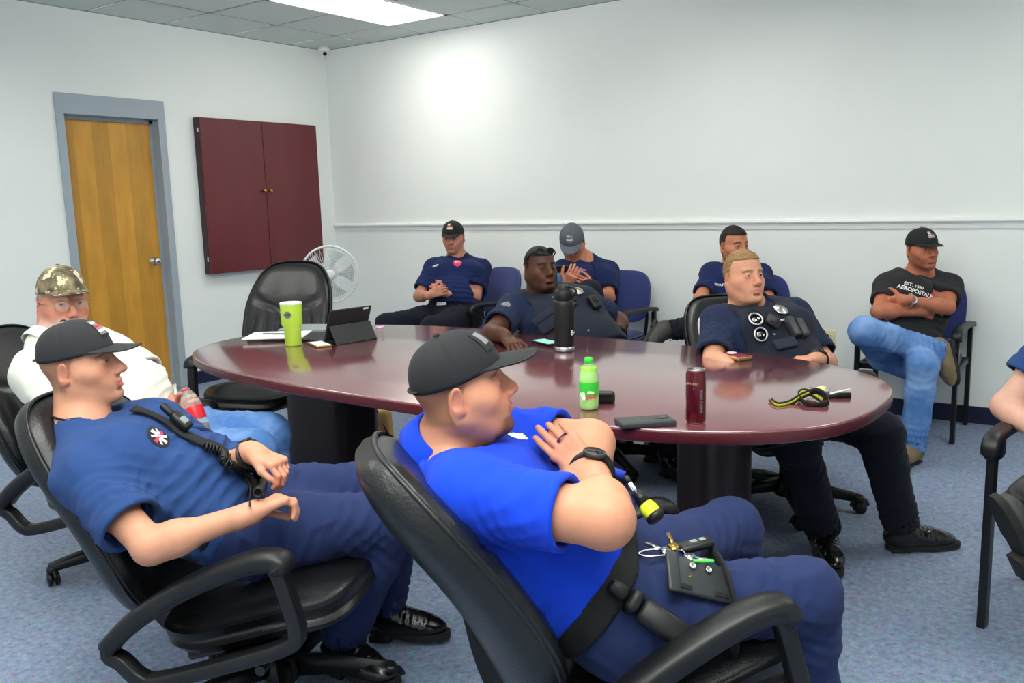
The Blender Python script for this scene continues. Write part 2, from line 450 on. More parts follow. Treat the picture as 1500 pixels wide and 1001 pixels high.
# baseboards and chair rail
struct('baseboard_back',boxme((X1/2,-.006,.0525),(X1,.012,.105),bev=.003),M_base)
bm=bmesh.new(); addbox(bm,(.006,(Y1+DY0-.05)/2,.0525),(.012,DY0-.05-Y1,.105),bev=.003); addbox(bm,(.006,(DY1+.055)/2,.0525),(.012,-(DY1+.055),.105),bev=.003)
struct('baseboard_left',bmesh_me(bm),M_base)
def rail(x0,x1):
    pr=[(0,0),(.010,.002),(.012,.016),(.014,.022),(.006,.027),(.006,.034),(.026,.040),(.030,.048),(.026,.060),(.012,.066),(0,.068)]
    vs=[];fs=[]
    for x in (x0,x1):
        for a,b in pr: vs.append((x,-a,1.176+b))
    k=len(pr)
    for i in range(k-1): fs.append((i,i+1,k+i+1,k+i))
    fs.append(tuple(range(k))[::-1]); fs.append(tuple(range(k,2*k))); return newmesh(vs,fs)
struct('trim_1',rail(0,X1),M_trimw)
# corner wire cover
# door
bm=bmesh.new()
addbox(bm,(-.03,DY0-.02,(DZ+.137)/2),(.10,.055,DZ+.137),bev=.004); addbox(bm,(-.03,DY1+.025,(DZ+.137)/2),(.10,.06,DZ+.137),bev=.004)
addbox(bm,(-.03,(DY0+DY1)/2,DZ+.066),(.102,DY1-DY0+.01,.142),bev=.004)
for c,s in [((-.078,DY0+.018,DZ/2),(.03,.03,DZ)),((-.078,DY1-.018,DZ/2),(.03,.03,DZ)),((-.078,(DY0+DY1)/2,DZ-.016),(.03,DY1-DY0,.032))]: addbox(bm,c,s)
tag(link('trim_2',bmesh_me(bm),M_frame,smooth=False),kind='structure')
M_door=mat('maple_door',(206,150,58),.38,noise=.14,nscale=5,stretch=(1,2.2,.6),coat=.1)
def door_mat():
    nt=M_door.node_tree; N=nt.nodes; L=nt.links; b=N['Principled BSDF']
    old=b.inputs['Base Color'].links[0].from_socket
    tc=N.new('ShaderNodeTexCoord'); sx=N.new('ShaderNodeSeparateXYZ'); L.new(tc.outputs['Object'],sx.inputs[0])
    mt=N.new('ShaderNodeMath'); mt.operation='MULTIPLY'; mt.inputs[1].default_value=7.5; L.new(sx.outputs['Y'],mt.inputs[0])
    fl=N.new('ShaderNodeMath'); fl.operation='FLOOR'; L.new(mt.outputs[0],fl.inputs[0])
    wn=N.new('ShaderNodeTexWhiteNoise'); wn.noise_dimensions='1D'; L.new(fl.outputs[0],wn.inputs['W'])
    mr=N.new('ShaderNodeMapRange'); mr.inputs['To Min'].default_value=.86; mr.inputs['To Max'].default_value=1.12; L.new(wn.outputs['Value'],mr.inputs['Value'])
    w=N.new('ShaderNodeTexNoise'); w.inputs['Scale'].default_value=3; w.inputs['Detail'].default_value=8
    mp=N.new('ShaderNodeMapping'); mp.inputs['Scale'].default_value=(1,30,1.2); L.new(tc.outputs['Object'],mp.inputs[0]); L.new(mp.outputs[0],w.inputs['Vector'])
    m2=N.new('ShaderNodeMapRange'); m2.inputs['From Min'].default_value=.3; m2.inputs['From Max'].default_value=.7; m2.inputs['To Min'].default_value=.93; m2.inputs['To Max'].default_value=1.05; L.new(w.outputs['Fac'],m2.inputs['Value'])
    mu=N.new('ShaderNodeMath'); mu.operation='MULTIPLY'; L.new(mr.outputs[0],mu.inputs[0]); L.new(m2.outputs[0],mu.inputs[1])
    mx=N.new('ShaderNodeMix'); mx.data_type='RGBA'; mx.blend_type='MULTIPLY'; mx.inputs['Factor'].default_value=1; L.new(old,mx.inputs['A']); L.new(mu.outputs[0],mx.inputs['B']); L.new(mx.outputs['Result'],b.inputs['Base Color'])
door_mat()
d=struct('door_1',boxme((-.087,(DY0+DY1)/2,DZ/2-.016),(.04,DY1-DY0-.008,DZ-.035),bev=.002),M_door)
kb=latheme([(.0,.0),(.034,.0),(.034,.006),(.014,.012),(.012,.035),(.022,.042),(.028,.054),(.027,.066),(.018,.074),(0,.076)],24,Matrix.Translation((-.066,DY1-.095,1.02))@Matrix.Rotation(PI/2,4,'Y'))
link('door_handle',kb,M_chrome,d)
# wall outlet
M_ivory=mat('ivory_plastic',(226,221,178),.4); M_dark=mat('dark_slot',(40,36,30),.6)
o=tag(link('wall_outlet',boxme((4.574,-.004,.457),(.072,.008,.118),bev=.003),M_ivory),'small ivory double power outlet low on the back wall','outlet')
for z in (.482,.432):
    bm=bmesh.new(); addbox(bm,(4.574,-.0095,z),(.034,.004,.03),bev=.004); link('socket',bmesh_me(bm),M_ivory,o)
    bm=bmesh.new(); addbox(bm,(4.567,-.0118,z+.002),(.0025,.002,.010)); addbox(bm,(4.581,-.0118,z+.002),(.0025,.002,.008)); link('slot',bmesh_me(bm),M_dark,o,False)
# camera in the corner
cm=empty('security_camera',(.13,-.13,RH)); tag(cm,'small white dome security camera on the ceiling in the corner of the room','security camera')
link('mount',latheme([(0,.004),(.052,.004),(.052,-.022),(.046,-.032),(0,-.034)],28),M_white,cm)
dv=A(.75,-.6,-.28); Mx=Matrix.Translation((0,0,-.046))@Vector(dv).to_track_quat('Z','Y').to_matrix().to_4x4()
link('eyeball',latheme([(.0,-.038),(.02,-.034),(.036,-.014),(.038,.004),(.034,.018),(.026,.028),(.024,.031),(0,.031)],28,Mx),M_white,cm)
link('lens',latheme([(0,.0),(.018,0),(.018,.035),(.014,.037),(0,.035)],20,Mx),M_blackg,cm)
# wall cabinet
M_mah=mat('mahogany_laminate',(98,30,38),.3,noise=.16,nscale=6,stretch=(1,1,.25),coat=.15)
M_mahd=mat('mahogany_side',(58,34,38),.4,noise=.1,nscale=6)
cb=empty('wall_cabinet',(0,-.85,.885)); tag(cb,'dark red mahogany two-door board cabinet hung on the left wall','cabinet')
CW,CH=1.215,1.243
link('body',boxme((.032,0,CH/2),(.064,CW,CH),bev=.003),M_mahd,cb,False)
for s in (-1,1):
    dd=link('door',boxme((.076,s*CW/4,CH/2),(.02,CW/2-.004,CH-.006),bev=.003),M_mah,cb,False)
    link('knob',latheme([(0,0),(.008,0),(.006,.012),(.014,.02),(.016,.028),(.011,.035),(0,.037)],20,Matrix.Translation((.086,s*.032,.665))@Matrix.Rotation(PI/2,4,'Y')),M_brass,dd)
for s,z in ((-1,CH-.1),(-1,.12)):
    link('hinge',boxme((.058,-CW/2-.002,z),(.02,.006,.035),bev=.001),M_chrome,cb,False)
# ================================================================ table
TC=(3.975,-2.945)
def outline(a,b,x0,n=2.25,N=28,flat=1.0,side=1):
    """boat shaped top: straight-ish sides bowed out, rounded ends"""
    pts=[]
    return pts
def tabletop():
    # right end, near side, left end, far side: half length 1.605, half width .735
    P=[]
    L_,W_=1.56,.745; N=120
    for k in range(N):
        t=2*PI*k/N; c,s=math.cos(t),math.sin(t)
        n=2.8
        r=(abs(c)**n+abs(s)**n)**(-1/n)
        x,y=r*c*L_,r*s*W_
        P.append((x+.026*y,y-.026*x))
    return P
TP=tabletop()
def prism(P,z0,z1,bev=.008,inset=0.):
    bm=bmesh.new()
    vs=[bm.verts.new((x,y,z0)) for x,y in P]; f=bm.faces.new(vs); r=bmesh.ops.extrude_face_region(bm,geom=[f])
    for v in r['geom']:
        if isinstance(v,bmesh.types.BMVert): v.co.z=z1
    bmesh.ops.recalc_face_normals(bm,faces=bm.faces)
    if bev:
        es=[e for e in bm.edges if len(e.link_faces)==2 and abs(e.verts[0].co.z-e.verts[1].co.z)<1e-6]
        bmesh.ops.bevel(bm,geom=es,offset=bev,segments=3,affect='EDGES',profile=.5)
    return bmesh_me(bm)
M_top=mat('table_laminate',(118,58,66),.2,noise=.16,nscale=9,stretch=(.35,2.2,1),spec=1.,coat=1.,ior=1.7)
M_edge=mat('table_edge',(80,24,30),.3,noise=.1,nscale=8)
M_ped=mat('table_pedestal',(36,18,22),.4,noise=.1,nscale=6)
tb=empty('conference_table',(TC[0],TC[1],0)); tag(tb,'long mahogany conference table with rounded ends in the middle of the room','table')
link('tabletop',prism(TP,.7085,.75,.005),M_top,tb); 
link('edge_band',prism([(x*1.0025,y*1.005) for x,y in TP],.712,.745,.003),M_edge,tb)
for x0,ln in ((-.985,.20),(.995,.10)):
    P=[]
    for k in range(40):
        t=2*PI*k/40; c,s=math.cos(t),math.sin(t); n=12 if x0<0 else 2.8
        r=(abs(c)**n+abs(s)**n)**(-1/n); P.append((x0+r*c*ln,.02+r*s*(.125 if x0<0 else .2)))
    link('pedestal',prism(P,.0,.709,.004),M_ped,tb)
link('apron',boxme((0,0,.66),(2.3,.05,.09)),M_ped,tb,False)
# ================================================================ chairs
def pillow(w,h,tf,tb,warp=None,disp=None,n=3.,na=72,nr=16,side='both',pf=3.,edge=0.):
    """cushion in the local x,z plane, front = +y; returns (V,F)"""
    V=[];F=[]
    def ring(r,sgn,th):
        out=[]
        for k in range(na):
            a=2*PI*k/na; c,s=math.cos(a),math.sin(a); q=(abs(c)**n+abs(s)**n)**(-1/n)
            x,z=q*c*w*r,q*s*h*r; y=sgn*(edge+th*(max(0,1-r**pf))**.5)
            if disp: y+=sgn*disp(x,z,r,sgn)
            if warp: x,y,z=warp(x,y,z)
            out.append((x,y,z))
        return out
    rs=[(i/nr)**.62 for i in range(1,nr+1)]
    def sidebuild(sgn,th):
        b=len(V); p=(0,sgn*(edge+th+(disp(0,0,0,sgn) if disp else 0)),0); V.append(warp(*p) if warp else p)
        for r in rs: V.extend(ring(r,sgn,th))
        for k in range(na):
            t=(b,b+1+k,b+1+(k+1)%na); F.append(t if sgn<0 else t[::-1])
        for i in range(nr-1):
            for k in range(na):
                q=(b+1+i*na+k,b+1+(i+1)*na+k,b+1+(i+1)*na+(k+1)%na,b+1+i*na+(k+1)%na); F.append(q if sgn<0 else q[::-1])
        return b
    bs=[]
    if side in('both','front'): bs.append(sidebuild(1,tf))
    if side in('both','back'): bs.append(sidebuild(-1,tb))
    rim=[V[bs[0]+1+(nr-1)*na+k] for k in range(na)]
    return V,F,rim
def smooth01(x): x=min(1,max(0,x)); return x*x*(3-2*x)
def back_warp(x,y,z):
    t=(z+.33)/.66
    x*=1-.12*smooth01((t-.55)/.45)-.08*smooth01((.3-t)/.3)
    y+=.045*(x/.26)**2+.03*math.cos((t-.30)*PI*1.3)-.05-.10*(t-.1)
    return x,y,z
def back_disp(x,z,r,s):
    if s<0: return 0
    d=0; edge=max(0,1-r**6)
    d-=.016*math.exp(-((z-.06-.10*(abs(x)/.26)**2)/.012)**2)*edge
    if z<.06:
        f=smooth01((.06-z)/.05)*smooth01((z+.24)/.1); d+=.0045*math.sin(x*95*(1-.9*(.06-z)))*f*edge
    d-=.012*math.exp(-((z+.20+.05*(x/.26)**2)/.014)**2)*edge
    return d
def arm_loop(s):
    P=[(-.33,-.01),(-.24,.04),(-.10,.085),(.05,.110),(.155,.113),(.19,.095),(.192,.0),(.185,-.08),(.15,-.108),(.0,-.118),(-.22,-.12),(-.275,-.10),(-.305,-.05)]
    pts=catmull([(s*.305,y,z+.04) for y,z in P],5,closed=True)
    return pts
RECT=[(-.5,-1),(.5,-1),(.62,-.8),(.62,.8),(.5,1),(-.5,1),(-.62,.8),(-.62,-.8)]
_EX={}
def ex_meshes():
    if _EX: return _EX
    V,F,rim=pillow(.265,.33,.06,.04,back_warp,back_disp,n=3.5,side='front',edge=.03)
    off=Vector((0,-.305,.37)); 
    def shift(V): return [(x,y+off.y,z+off.z) for x,y,z in V]
    _EX['cushion']=newmesh(shift(V),F)
    V2,F2,rim2=pillow(.272,.336,.0,.055,back_warp,None,n=3.5,side='back',edge=.0,pf=5)
    # band joining the shell edge to the cushion edge
    b=len(V2); na=72; V2=list(V2)
    r1=[V2[len(V2)-na+k] for k in range(na)]
    for k in range(na): V2.append((r1[k][0],r1[k][1]+.036,r1[k][2]))
    F2=list(F2)
    for k in range(na): F2.append((b-na+k,b+k,b+(k+1)%na,b-na+(k+1)%na))
    _EX['shell']=newmesh(shift(V2),F2)
    rp=shift([(x*1.02,y-.004,z*1.02) for x,y,z in rim]); _EX['piping']=tubeme(rp,.0055,8,closed=True)
    def sw(x,y,z):  # pillow is in x,z with front +y -> lay flat: seat x,y with top +z
        yy=z; zz=y
        zz-=.035*smooth01((yy-.10)/.17); zz+=.02*smooth01((-yy-.1)/.15)
        return x,yy,zz+.0
    def sd(x,z,r,s):
        return (-.008*math.exp(-((abs(x)-.2)/.012)**2)*max(0,1-r**6)) if s>0 else 0
    V,F,rim=pillow(.27,.27,.035,.05,sw,sd,n=3.4,edge=.022)
    F=[f[::-1] for f in F]
    nb=len(V)//2
    for k in range(na): F.append((nb-na+k,nb-na+(k+1)%na,2*nb-na+(k+1)%na,2*nb-na+k))
    _EX['seat']=newmesh([(x,y,z-.018+.0) for x,y,z in V],F)
    _EX['arm1']=tubeme(arm_loop(1),.026,8,closed=True,ref=(1,0,0),prof=[(a*1.15,b*.85) for a,b in RECT])
    _EX['arm-1']=tubeme(arm_loop(-1),.026,8,closed=True,ref=(1,0,0),prof=[(a*1.15,b*.85) for a,b in RECT])
    for s in (1,-1):
        P=[(-.335,-.002),(-.24,.050),(-.10,.096),(.05,.122),(.15,.126),(.203,.110),(.21,.082)]
        _EX['pad%d'%s]=tubeme(catmull([(s*.305,y,z+.04) for y,z in P],6),[.014]+[.037]*34+[.032]*2,8,ref=(1,0,0),prof=[(-.55,-1),(.3,-1),(.58,-.72),(.66,0),(.58,.72),(.3,1),(-.55,1)])
    bm=bmesh.new()
    addbox(bm,(0,-.0,-.075),(.42,.40,.03),bev=.012); addbox(bm,(0,-.02,-.105),(.2,.26,.05),bev=.015)
    addtube(bm,catmull([(0,.0,-.09),(0,-.2,-.1),(0,-.33,-.05),(0,-.375,.1),(0,-.36,.28)],6),.028,8,prof=[(-1.6,-.4),(1.6,-.4),(1.6,.4),(-1.6,.4)],ref=(1,0,0))
    for s in (1,-1): addbox(bm,(s*.26,0,-.085),(.10,.16,.02),bev=.006)
    addtube(bm,[(.1,.05,-.1),(.27,.06,-.11)],.008); addtube(bm,[(.27,.06,-.11),(.32,.06,-.11)],.014)
    _EX['mech']=bmesh_me(bm)
    bm=bmesh.new()
    for k in range(5):
        a=2*PI*k/5; c,s=math.cos(a),math.sin(a)
        addtube(bm,[(c*.03,s*.03,.095),(c*.15,s*.15,.092),(c*.285,s*.285,.075),(c*.325,s*.325,.068)],[.034,.03,.022,.02],ref=(-s,c,0),prof=[(-1,-.55),(-.7,.5),(-.35,.75),(.35,.75),(.7,.5),(1,-.55)] )
        addbox(bm,(c*.315,s*.315,.063),(.04,.04,.03),Matrix.Rotation(a,3,'Z'),.01)
    addlathe(bm,[(0,.05),(.05,.05),(.058,.07),(.05,.11),(.036,.125),(0,.125)],24)
    _EX['base']=bmesh_me(bm)
    bm=bmesh.new()
    for s in (-1,1): addlathe(bm,[(0,0),(.02,0),(.027,.004),(.028,.010),(.026,.015),(0,.017)],20,Matrix.Translation((0,0,.028))@Matrix.Rotation(s*PI/2,4,'X')@Matrix.Translation((0,0,.004)))
    addtube(bm,[(.028*math.cos(t),0,.03+.028*math.sin(t)) for t in [PI*i/8 for i in range(9)]],.01,8,ref=(0,1,0),prof=[(-1.7,-.25),(1.7,-.25),(1.7,.35),(-1.7,.35)])
    addtube(bm,[(.012,0,.05),(.012,0,.075)],.007)
    _EX['caster']=bmesh_me(bm)
    return _EX
def exec_chair(x,y,yaw,tilt,seat,label,base_rot=0):
    """yaw: facing direction in degrees from +x"""
    E_=ex_meshes(); t=empty('office_chair',(x,y,0),math.radians(yaw-90),label,'office chair','black leather swivel chairs around the conference table')
    up=Matrix.Translation((0,0,seat-.04))@Matrix.Rotation(math.radians(tilt),4,'X')
    for nm,k,m in [('backrest','cushion',M_leather),('back_shell','shell',M_leather),('seat','seat',M_leather),('tilt_mechanism','mech',M_black)]:
        o=link(nm,E_[k],m,t,mtx=up)
        if k=='mech': sharp(o)
        if k=='cushion': link('piping',E_['piping'],M_leather,o)
    for s in (1,-1):
        o=link('armrest',E_['arm%d'%s],M_black,t,mtx=up); link('arm_pad',E_['pad%d'%s],M_black,o)
    br=Matrix.Rotation(math.radians(base_rot-(yaw-90)),4,'Z')
    b=link('base',E_['base'],M_black,t,mtx=br)
    for k in range(5):
        a=2*PI*k/5; link('caster',E_['caster'],M_black,b,mtx=Matrix.Translation((.315*math.cos(a),.315*math.sin(a),0))@Matrix.Rotation(a+1.1*k+.5,4,'Z'))
    h=max(.2,seat-.15)
    link('gas_column',latheme([(0,.1),(.032,.1),(.032,h*.62+.04),(.024,h*.62+.05),(.024,h+.02),(0,h+.02)],20),M_black,t)
    return t
exec_chair(4.20,-4.29,27,16,.385,'black leather swivel chair under the young man in the dark cap and navy T-shirt',base_rot=36.5)
exec_chair(5.28,-4.04,48,18,.405,'black leather swivel chair in front, under the man in the bright blue polo',base_rot=20)
exec_chair(2.98,-3.98,20,15,.43,'black leather swivel chair under the older man in the camouflage cap',base_rot=-40)
exec_chair(4.93,-1.98,-40,20,.43,'black leather swivel chair under the fair-haired officer across the table',base_rot=10)
exec_chair(3.95,-1.86,-14,20,.43,'black leather swivel chair under the officer with sunglasses on his head',base_rot=30)
exec_chair(2.25,-2.75,-68,5,.46,'empty black leather swivel chair at the far left end of the table',base_rot=25)
M_blue=mat('blue_upholstery',(28,44,112),.8,noise=.15,nscale=60,bump=.3,bscale=500,sheen=.2)
M_steel=mat('black_steel',(16,16,18),.35)
_GC={}
def guest_chair(x,y,yaw,label,pad=M_blue,name='guest_chair',group='blue guest chairs along the back wall'):
    t=empty(name,(x,y,0),math.radians(yaw-90),label,'chair',group if pad is M_blue else None)
    if not _GC:
        V,F,_=pillow(.245,.24,.03,.025,lambda x,y,z:(x,z,y-.01*smooth01((z-.1)/.14)),None,n=4,edge=.012)
        F=[f[::-1] for f in F]; nb=len(V)//2
        for k in range(72): F.append((nb-72+k,nb-72+(k+1)%72,2*nb-72+(k+1)%72,2*nb-72+k))
        _GC['seat']=newmesh([(a,b+.01,c+.435) for a,b,c in V],F)
        V,F,_=pillow(.235,.185,.028,.02,lambda x,y,z:(x*(1-.06*smooth01(z/.18)),y+.03*(x/.24)**2-.10*(z+.18)/.36,z),None,n=3.6,edge=.01)
        nb=len(V)//2
        for k in range(72): F.append((nb-72+k,nb-72+(k+1)%72,2*nb-72+(k+1)%72,2*nb-72+k)[::-1])
        _GC['back']=newmesh([(a,b-.215,c+.70) for a,b,c in V],F)
        for s in (1,-1):
            for nm,yy,zt in (('f',.235,.615),('b',-.245,.60)):
                bm=bmesh.new(); addbox(bm,(s*.262,yy,zt/2),(.026,.042,zt),bev=.004); _GC['leg%s%d'%(nm,s)]=bmesh_me(bm)
            _GC['arm%d'%s]=tubeme(catmull([(s*.262,-.27,.612),(s*.262,-.1,.632),(s*.262,.12,.640),(s*.262,.225,.635),(s*.262,.262,.612),(s*.262,.262,.585)],5),.026,8,ref=(1,0,0),prof=[(-.5,-1),(.4,-1),(.62,-.7),(.62,.7),(.4,1),(-.5,1)])
        bm=bmesh.new()
        for yy in (.215,-.225): addbox(bm,(0,yy,.40),(.50,.02,.035),bev=.003)
        for s in (1,-1): addbox(bm,(s*.255,0,.40),(.02,.46,.035),bev=.003)
        for s in (1,-1): addtube(bm,[(s*.2,-.225,.4),(s*.2,-.26,.55),(s*.19,-.27,.75)],.012)
        _GC['frame']=bmesh_me(bm)
    for k,nm,m in [('seat','seat',pad),('back','backrest',pad),('frame','seat_frame',M_steel)]: link(nm,_GC[k] if pad is M_blue else _GC[k].copy(),None,t)
    for o in t.children:
        o.data.materials.clear(); o.data.materials.append(M_steel if o.name.startswith('seat_frame') else pad)
    for s in (1,-1):
        for nm in 'fb': link('leg',_GC['leg%s%d'%(nm,s)],M_steel,t,False)
        ar=link('armrest',_GC['arm%d'%s],M_black,t)
        if pad is not M_blue: link('arm_pad',boxme((s*.262,.225,.600),(.056,.085,.085),bev=.026,seg=5),M_leather,ar)
    return t
guest_chair(5.14,-.31,-90,'blue guest chair with black legs by the wall, under the man in blue jeans')
guest_chair(1.98,-.42,-105,'blue guest chair by the wall, under the man with clasped hands')
guest_chair(3.13,-.42,-88,'blue guest chair by the wall, under the man in the grey cap')
guest_chair(4.15,-.42,-82,'blue guest chair by the wall, behind the fair-haired officer')
guest_chair(6.13,-2.60,-100,'black padded armchair at the right edge of the room, beside the table end',pad=M_leather,group='padded guest chairs')
# ================================================================ people
def rotv(v,ax,a):
    v=np.asarray(v,float); ax=nrm(ax); return v*math.cos(a)+np.cross(ax,v)*math.sin(a)+ax*(ax@v)*(1-math.cos(a))
HQ=1.0
M_skin=mat('skin',(224,172,146),.5,noise=.05,nscale=45,bump=.08,bscale=400,attr=True,spec=.35,sss=.0)
M_eye=mat('eye_white',(225,220,214),.15); M_iris=mat('eye_iris',(58,48,40),.12)
M_lens=mat('glasses_lens',(230,236,240),.05,trans=.0,alpha=.18,spec=.8)
def hand(f,W,D,N,right,curl=(.5,.6,.4),spread=.06,thumb=(.5,.7,.3),sc=1.,fc=None,tcurl=.5):
    """fingers one by one: W wrist, D towards the knuckles, N out of the palm"""
    D=nrm(D); N=nrm(np.asarray(N)-D*np.dot(N,D)); T=np.cross(D,N)*(1 if right else -1)
    f.cone(W-D*.03*sc,W+D*.02*sc,.027*sc,.026*sc,.015)
    f.slab(W+D*.012*sc,W+D*.082*sc,T,.014*sc,.029*sc,.0155*sc,.012*sc,.012)
    f.ell(W+D*.035*sc+T*.024*sc+N*.006*sc,A(.034,.017,.015)*sc,[D,T,N],.012)        # thumb base
    L=[.078,.086,.080,.063]; X=[.031,.011,-.010,-.030]; R=[.0092,.0095,.0090,.0080]
    tips=[]
    for i in range(4):
        c=fc[i] if fc else curl
        p=W+D*(.083-.004*abs(i-1))*sc+T*X[i]*sc; d=nrm(D+T*(X[i]*spread*12))
        ax=np.cross(D,N)       # rotates D towards N
        seg=[.46,.30,.24]; r=R[i]*sc
        f.ball(p,r*1.18,.006)
        for j in range(3):
            d=rotv(d,ax,c[j]); q=p+d*L[i]*seg[j]*sc
            f.cone(p,q,r*(1-.06*j),r*(.94-.07*j),.0028); p=q
        tips.append(p)
    b=W+D*.03*sc+T*.03*sc+N*.008*sc; d=nrm(D*thumb[0]+T*thumb[1]+N*thumb[2])
    q=b+d*.036*sc; f.cone(b,q,.0125*sc,.011*sc,.008)
    d2=nrm(rotv(d,np.cross(T,D+N*.6),tcurl)); m=q+d2*.032*sc; f.cone(q,m,.011*sc,.0092*sc,.004); f.cone(m,m+rotv(d2,np.cross(T,D+N*.6),tcurl*.6)*.020*sc,.0095*sc,.0078*sc,.004)
    return tips
SKIN=lin((226,172,146))
class Person:
    def __init__(s,name,label,J,o):
        s.J={k:np.asarray(v,float) for k,v in J.items()}; s.o=o; J=s.J
        P,N=J['P'],J['N']; s.u=nrm(N-P); s.r=nrm((J['SR']-J['SL'])-s.u*((J['SR']-J['SL'])@s.u)); s.f=np.cross(s.u,s.r)
        s.root=empty('person',(P[0],P[1],0),0,label,'person')
        # head frame
        fd=nrm(o['face']); up=nrm(np.asarray(o.get('hup',A(0,0,1)))-fd*np.dot(o.get('hup',A(0,0,1)),fd)); s.hs=o.get('hs',1.)
        s.hM=np.array([np.cross(fd,up),fd,up])       # rows: right, forward, up
        s.H=J['H']
    def hp(s,x,y,z): return s.H+(s.hM[0]*x+s.hM[1]*y+s.hM[2]*z)*s.hs
    def hl(s,V): return ((V-s.H)@s.hM.T)/s.hs
    def put(s,name,me,m,parent=None):
        b=parent or s.root; o=link(name,me,m,b,world=True); return o
    # ---- pieces of the field
    def head(s,f):
        o=s.o; h=s.hs; M=s.hM; fat=o.get('facefat',0.)
        def E(x,y,z,a,b,c,k=.02,op='u',rot=None): f.ell(s.hp(x,y,z),A(a,b,c)*h,M if rot is None else rot,k*h,op)
        def Cn(a,b,ra,rb,k=.015,op='u'): f.cone(s.hp(*a),s.hp(*b),ra*h,rb*h,k*h,op)
        E(0,-.010,.036,.074,.090,.086); E(0,.022,.052,.064,.066,.058)
        E(0,.026,-.02,.062+.006*fat,.062,.078,.03)
        for sx in (-1,1):
            Cn((sx*(.052+.006*fat),-.012,-.042),(sx*.022,.062,-.088),.020+.007*fat,.019+.005*fat,.03)
            Cn((sx*.045,.05,-.022),(sx*.054,.02,-.012),.023+.004*fat,.022,.025)
            Cn((sx*.014,.087,.031),(sx*.042,.074,.033),.0085,.008,.014)
            E(sx*.026,.068,-.052,.022,.022,.026,.02)
        Cn((-.012,.081,-.094),(.012,.081,-.094),.0165,.0165,.022)
        if fat>.3: E(0,.028,-.086,.048,.046,.028+.012*fat,.03)
        for sx in (-1,1):
            E(sx*.0315,.100,.010,.019,.016,.0135,.014,'s'); E(sx*.0315,.0765,.010,.0155,.0145,.0145,.005)
            E(sx*.032,.0925,.0100,.0115,.008,.0040,.003,'s')
            # ear
            t=.22; y=nrm(M[1]*math.cos(t)-M[0]*sx*math.sin(t)*-1*0-M[2]*0); 
            X3=[nrm(M[0]*sx*.88-M[1]*.47),nrm(M[1]*.86+M[0]*sx*.44-M[2]*.18),nrm(M[2]*.98+M[1]*-.18)]
            f.ell(s.hp(sx*.079,-.020,-.002),A(.0075,.0185,.032)*h,X3,.006*h); f.ell(s.hp(sx*.0865,-.016,.003),A(.006,.0125,.021)*h,X3,.003*h,'s')
            f.ell(s.hp(sx*.081,-.013,-.026),A(.006,.009,.009)*h,X3,.006*h)
        Cn((0,.078,.024),(0,.096,-.022),.0095,.012,.010); Cn((0,.090,.020),(0,.1155,-.020),.0078,.0105,.012); f.ell(s.hp(0,.1145,-.024),A(.0125,.0125,.011)*h,M,.008*h)
        for sx in (-1,1): f.ell(s.hp(sx*.0145,.101,-.029),A(.009,.012,.009)*h,M,.007*h); f.ell(s.hp(sx*.0065,.105,-.037),A(.0035,.006,.0035)*h,M,.002*h,'s')
        E(0,.083,-.056,.030,.017,.024,.016)
        for sx in (-1,1):
            Cn((sx*.023,.088,-.0585),(sx*.005,.1005,-.0545),.0032,.0052,.006); Cn((sx*.021,.088,-.063),(0,.0995,-.0665),.0034,.0068,.006)
        f.slab(s.hp(0,.1065,-.0603),s.hp(0,.1045,-.0603),M[0],.019*h,.019*h,.0022*h,.0022*h,.003*h,'s')
        E(0,.092,-.078,.018,.008,.005,.008,'s')
    def body(s):
        J,o=s.J,s.o; f=Field(); fa=o.get('fat',0.); J0=J; u,r,fr=s.u,s.r,s.f
        s.head(f)
        nr=.056+.008*o.get('neckfat',fa)
        f.cone(s.hp(0,-.022,-.05),J['N']+u*.01,nr,nr+.006,.03); f.cone(s.hp(0,.012,-.075),J['N']-u*.03+fr*.015,nr*.72,nr*.8,.03)
        f.cone(J['N']+u*.0,J['SR']+u*.015,.055,.045,.05); f.cone(J['N']+u*.0,J['SL']+u*.015,.055,.045,.05)
        s.torso(f,-.026)
        for q in 'RL':
            S,E,W=J['S'+q],J['E'+q],J['W'+q]; am=o.get('arm',1.)
            f.ball(S,.047*am,.04); f.cone(S,E,.05*am,.042*am,.03); m=S+(E-S)*.45; f.ball(m,.051*am,.03)
            f.ball(E,.038*am,.02); f.cone(E,W,.041*am,.0275*am,.02); f.ball(E+(W-E)*.25,.044*am,.03)
            if 'D'+q in J: hand(f,W,J['D'+q],J['n'+q],q=='R',**o.get('hand'+q,{}))
        for q in 'RL':
            if 'K'+q in J:
                Hp=s.hip(q); f.cone(Hp,J['K'+q],.078,.055,.04); f.cone(J['K'+q],J['A'+q],.052,.036,.03)
                f.cone(J['A'+q],J['A'+q]+(J['F'+q]*.07-nrm(J['K'+q]-J['A'+q])*.045),.030,.022,.02)
        fine=[(s.H,.155*s.hs+.01,o.get('hh',.004))]
        for q in 'RL':
            if 'D'+q in J and o.get('hand'+q+'fine',True): fine.append((J['W'+q]+nrm(J['D'+q])*.07,.125,o.get('handh',.003)))
        V,F=f.mesh(o.get('bh',.009),fine); V=relax(V,F,1,.3)
        me=fmesh(V,F); tint(me,s.skincol(V)); s.bodyo=s.put('body',me,M_skin)
        s.eyes()
        return s
    def hip(s,q): return s.J.get('HIP'+q, s.J['P']+s.r*(.095 if q=='R' else -.095)-s.u*.01)
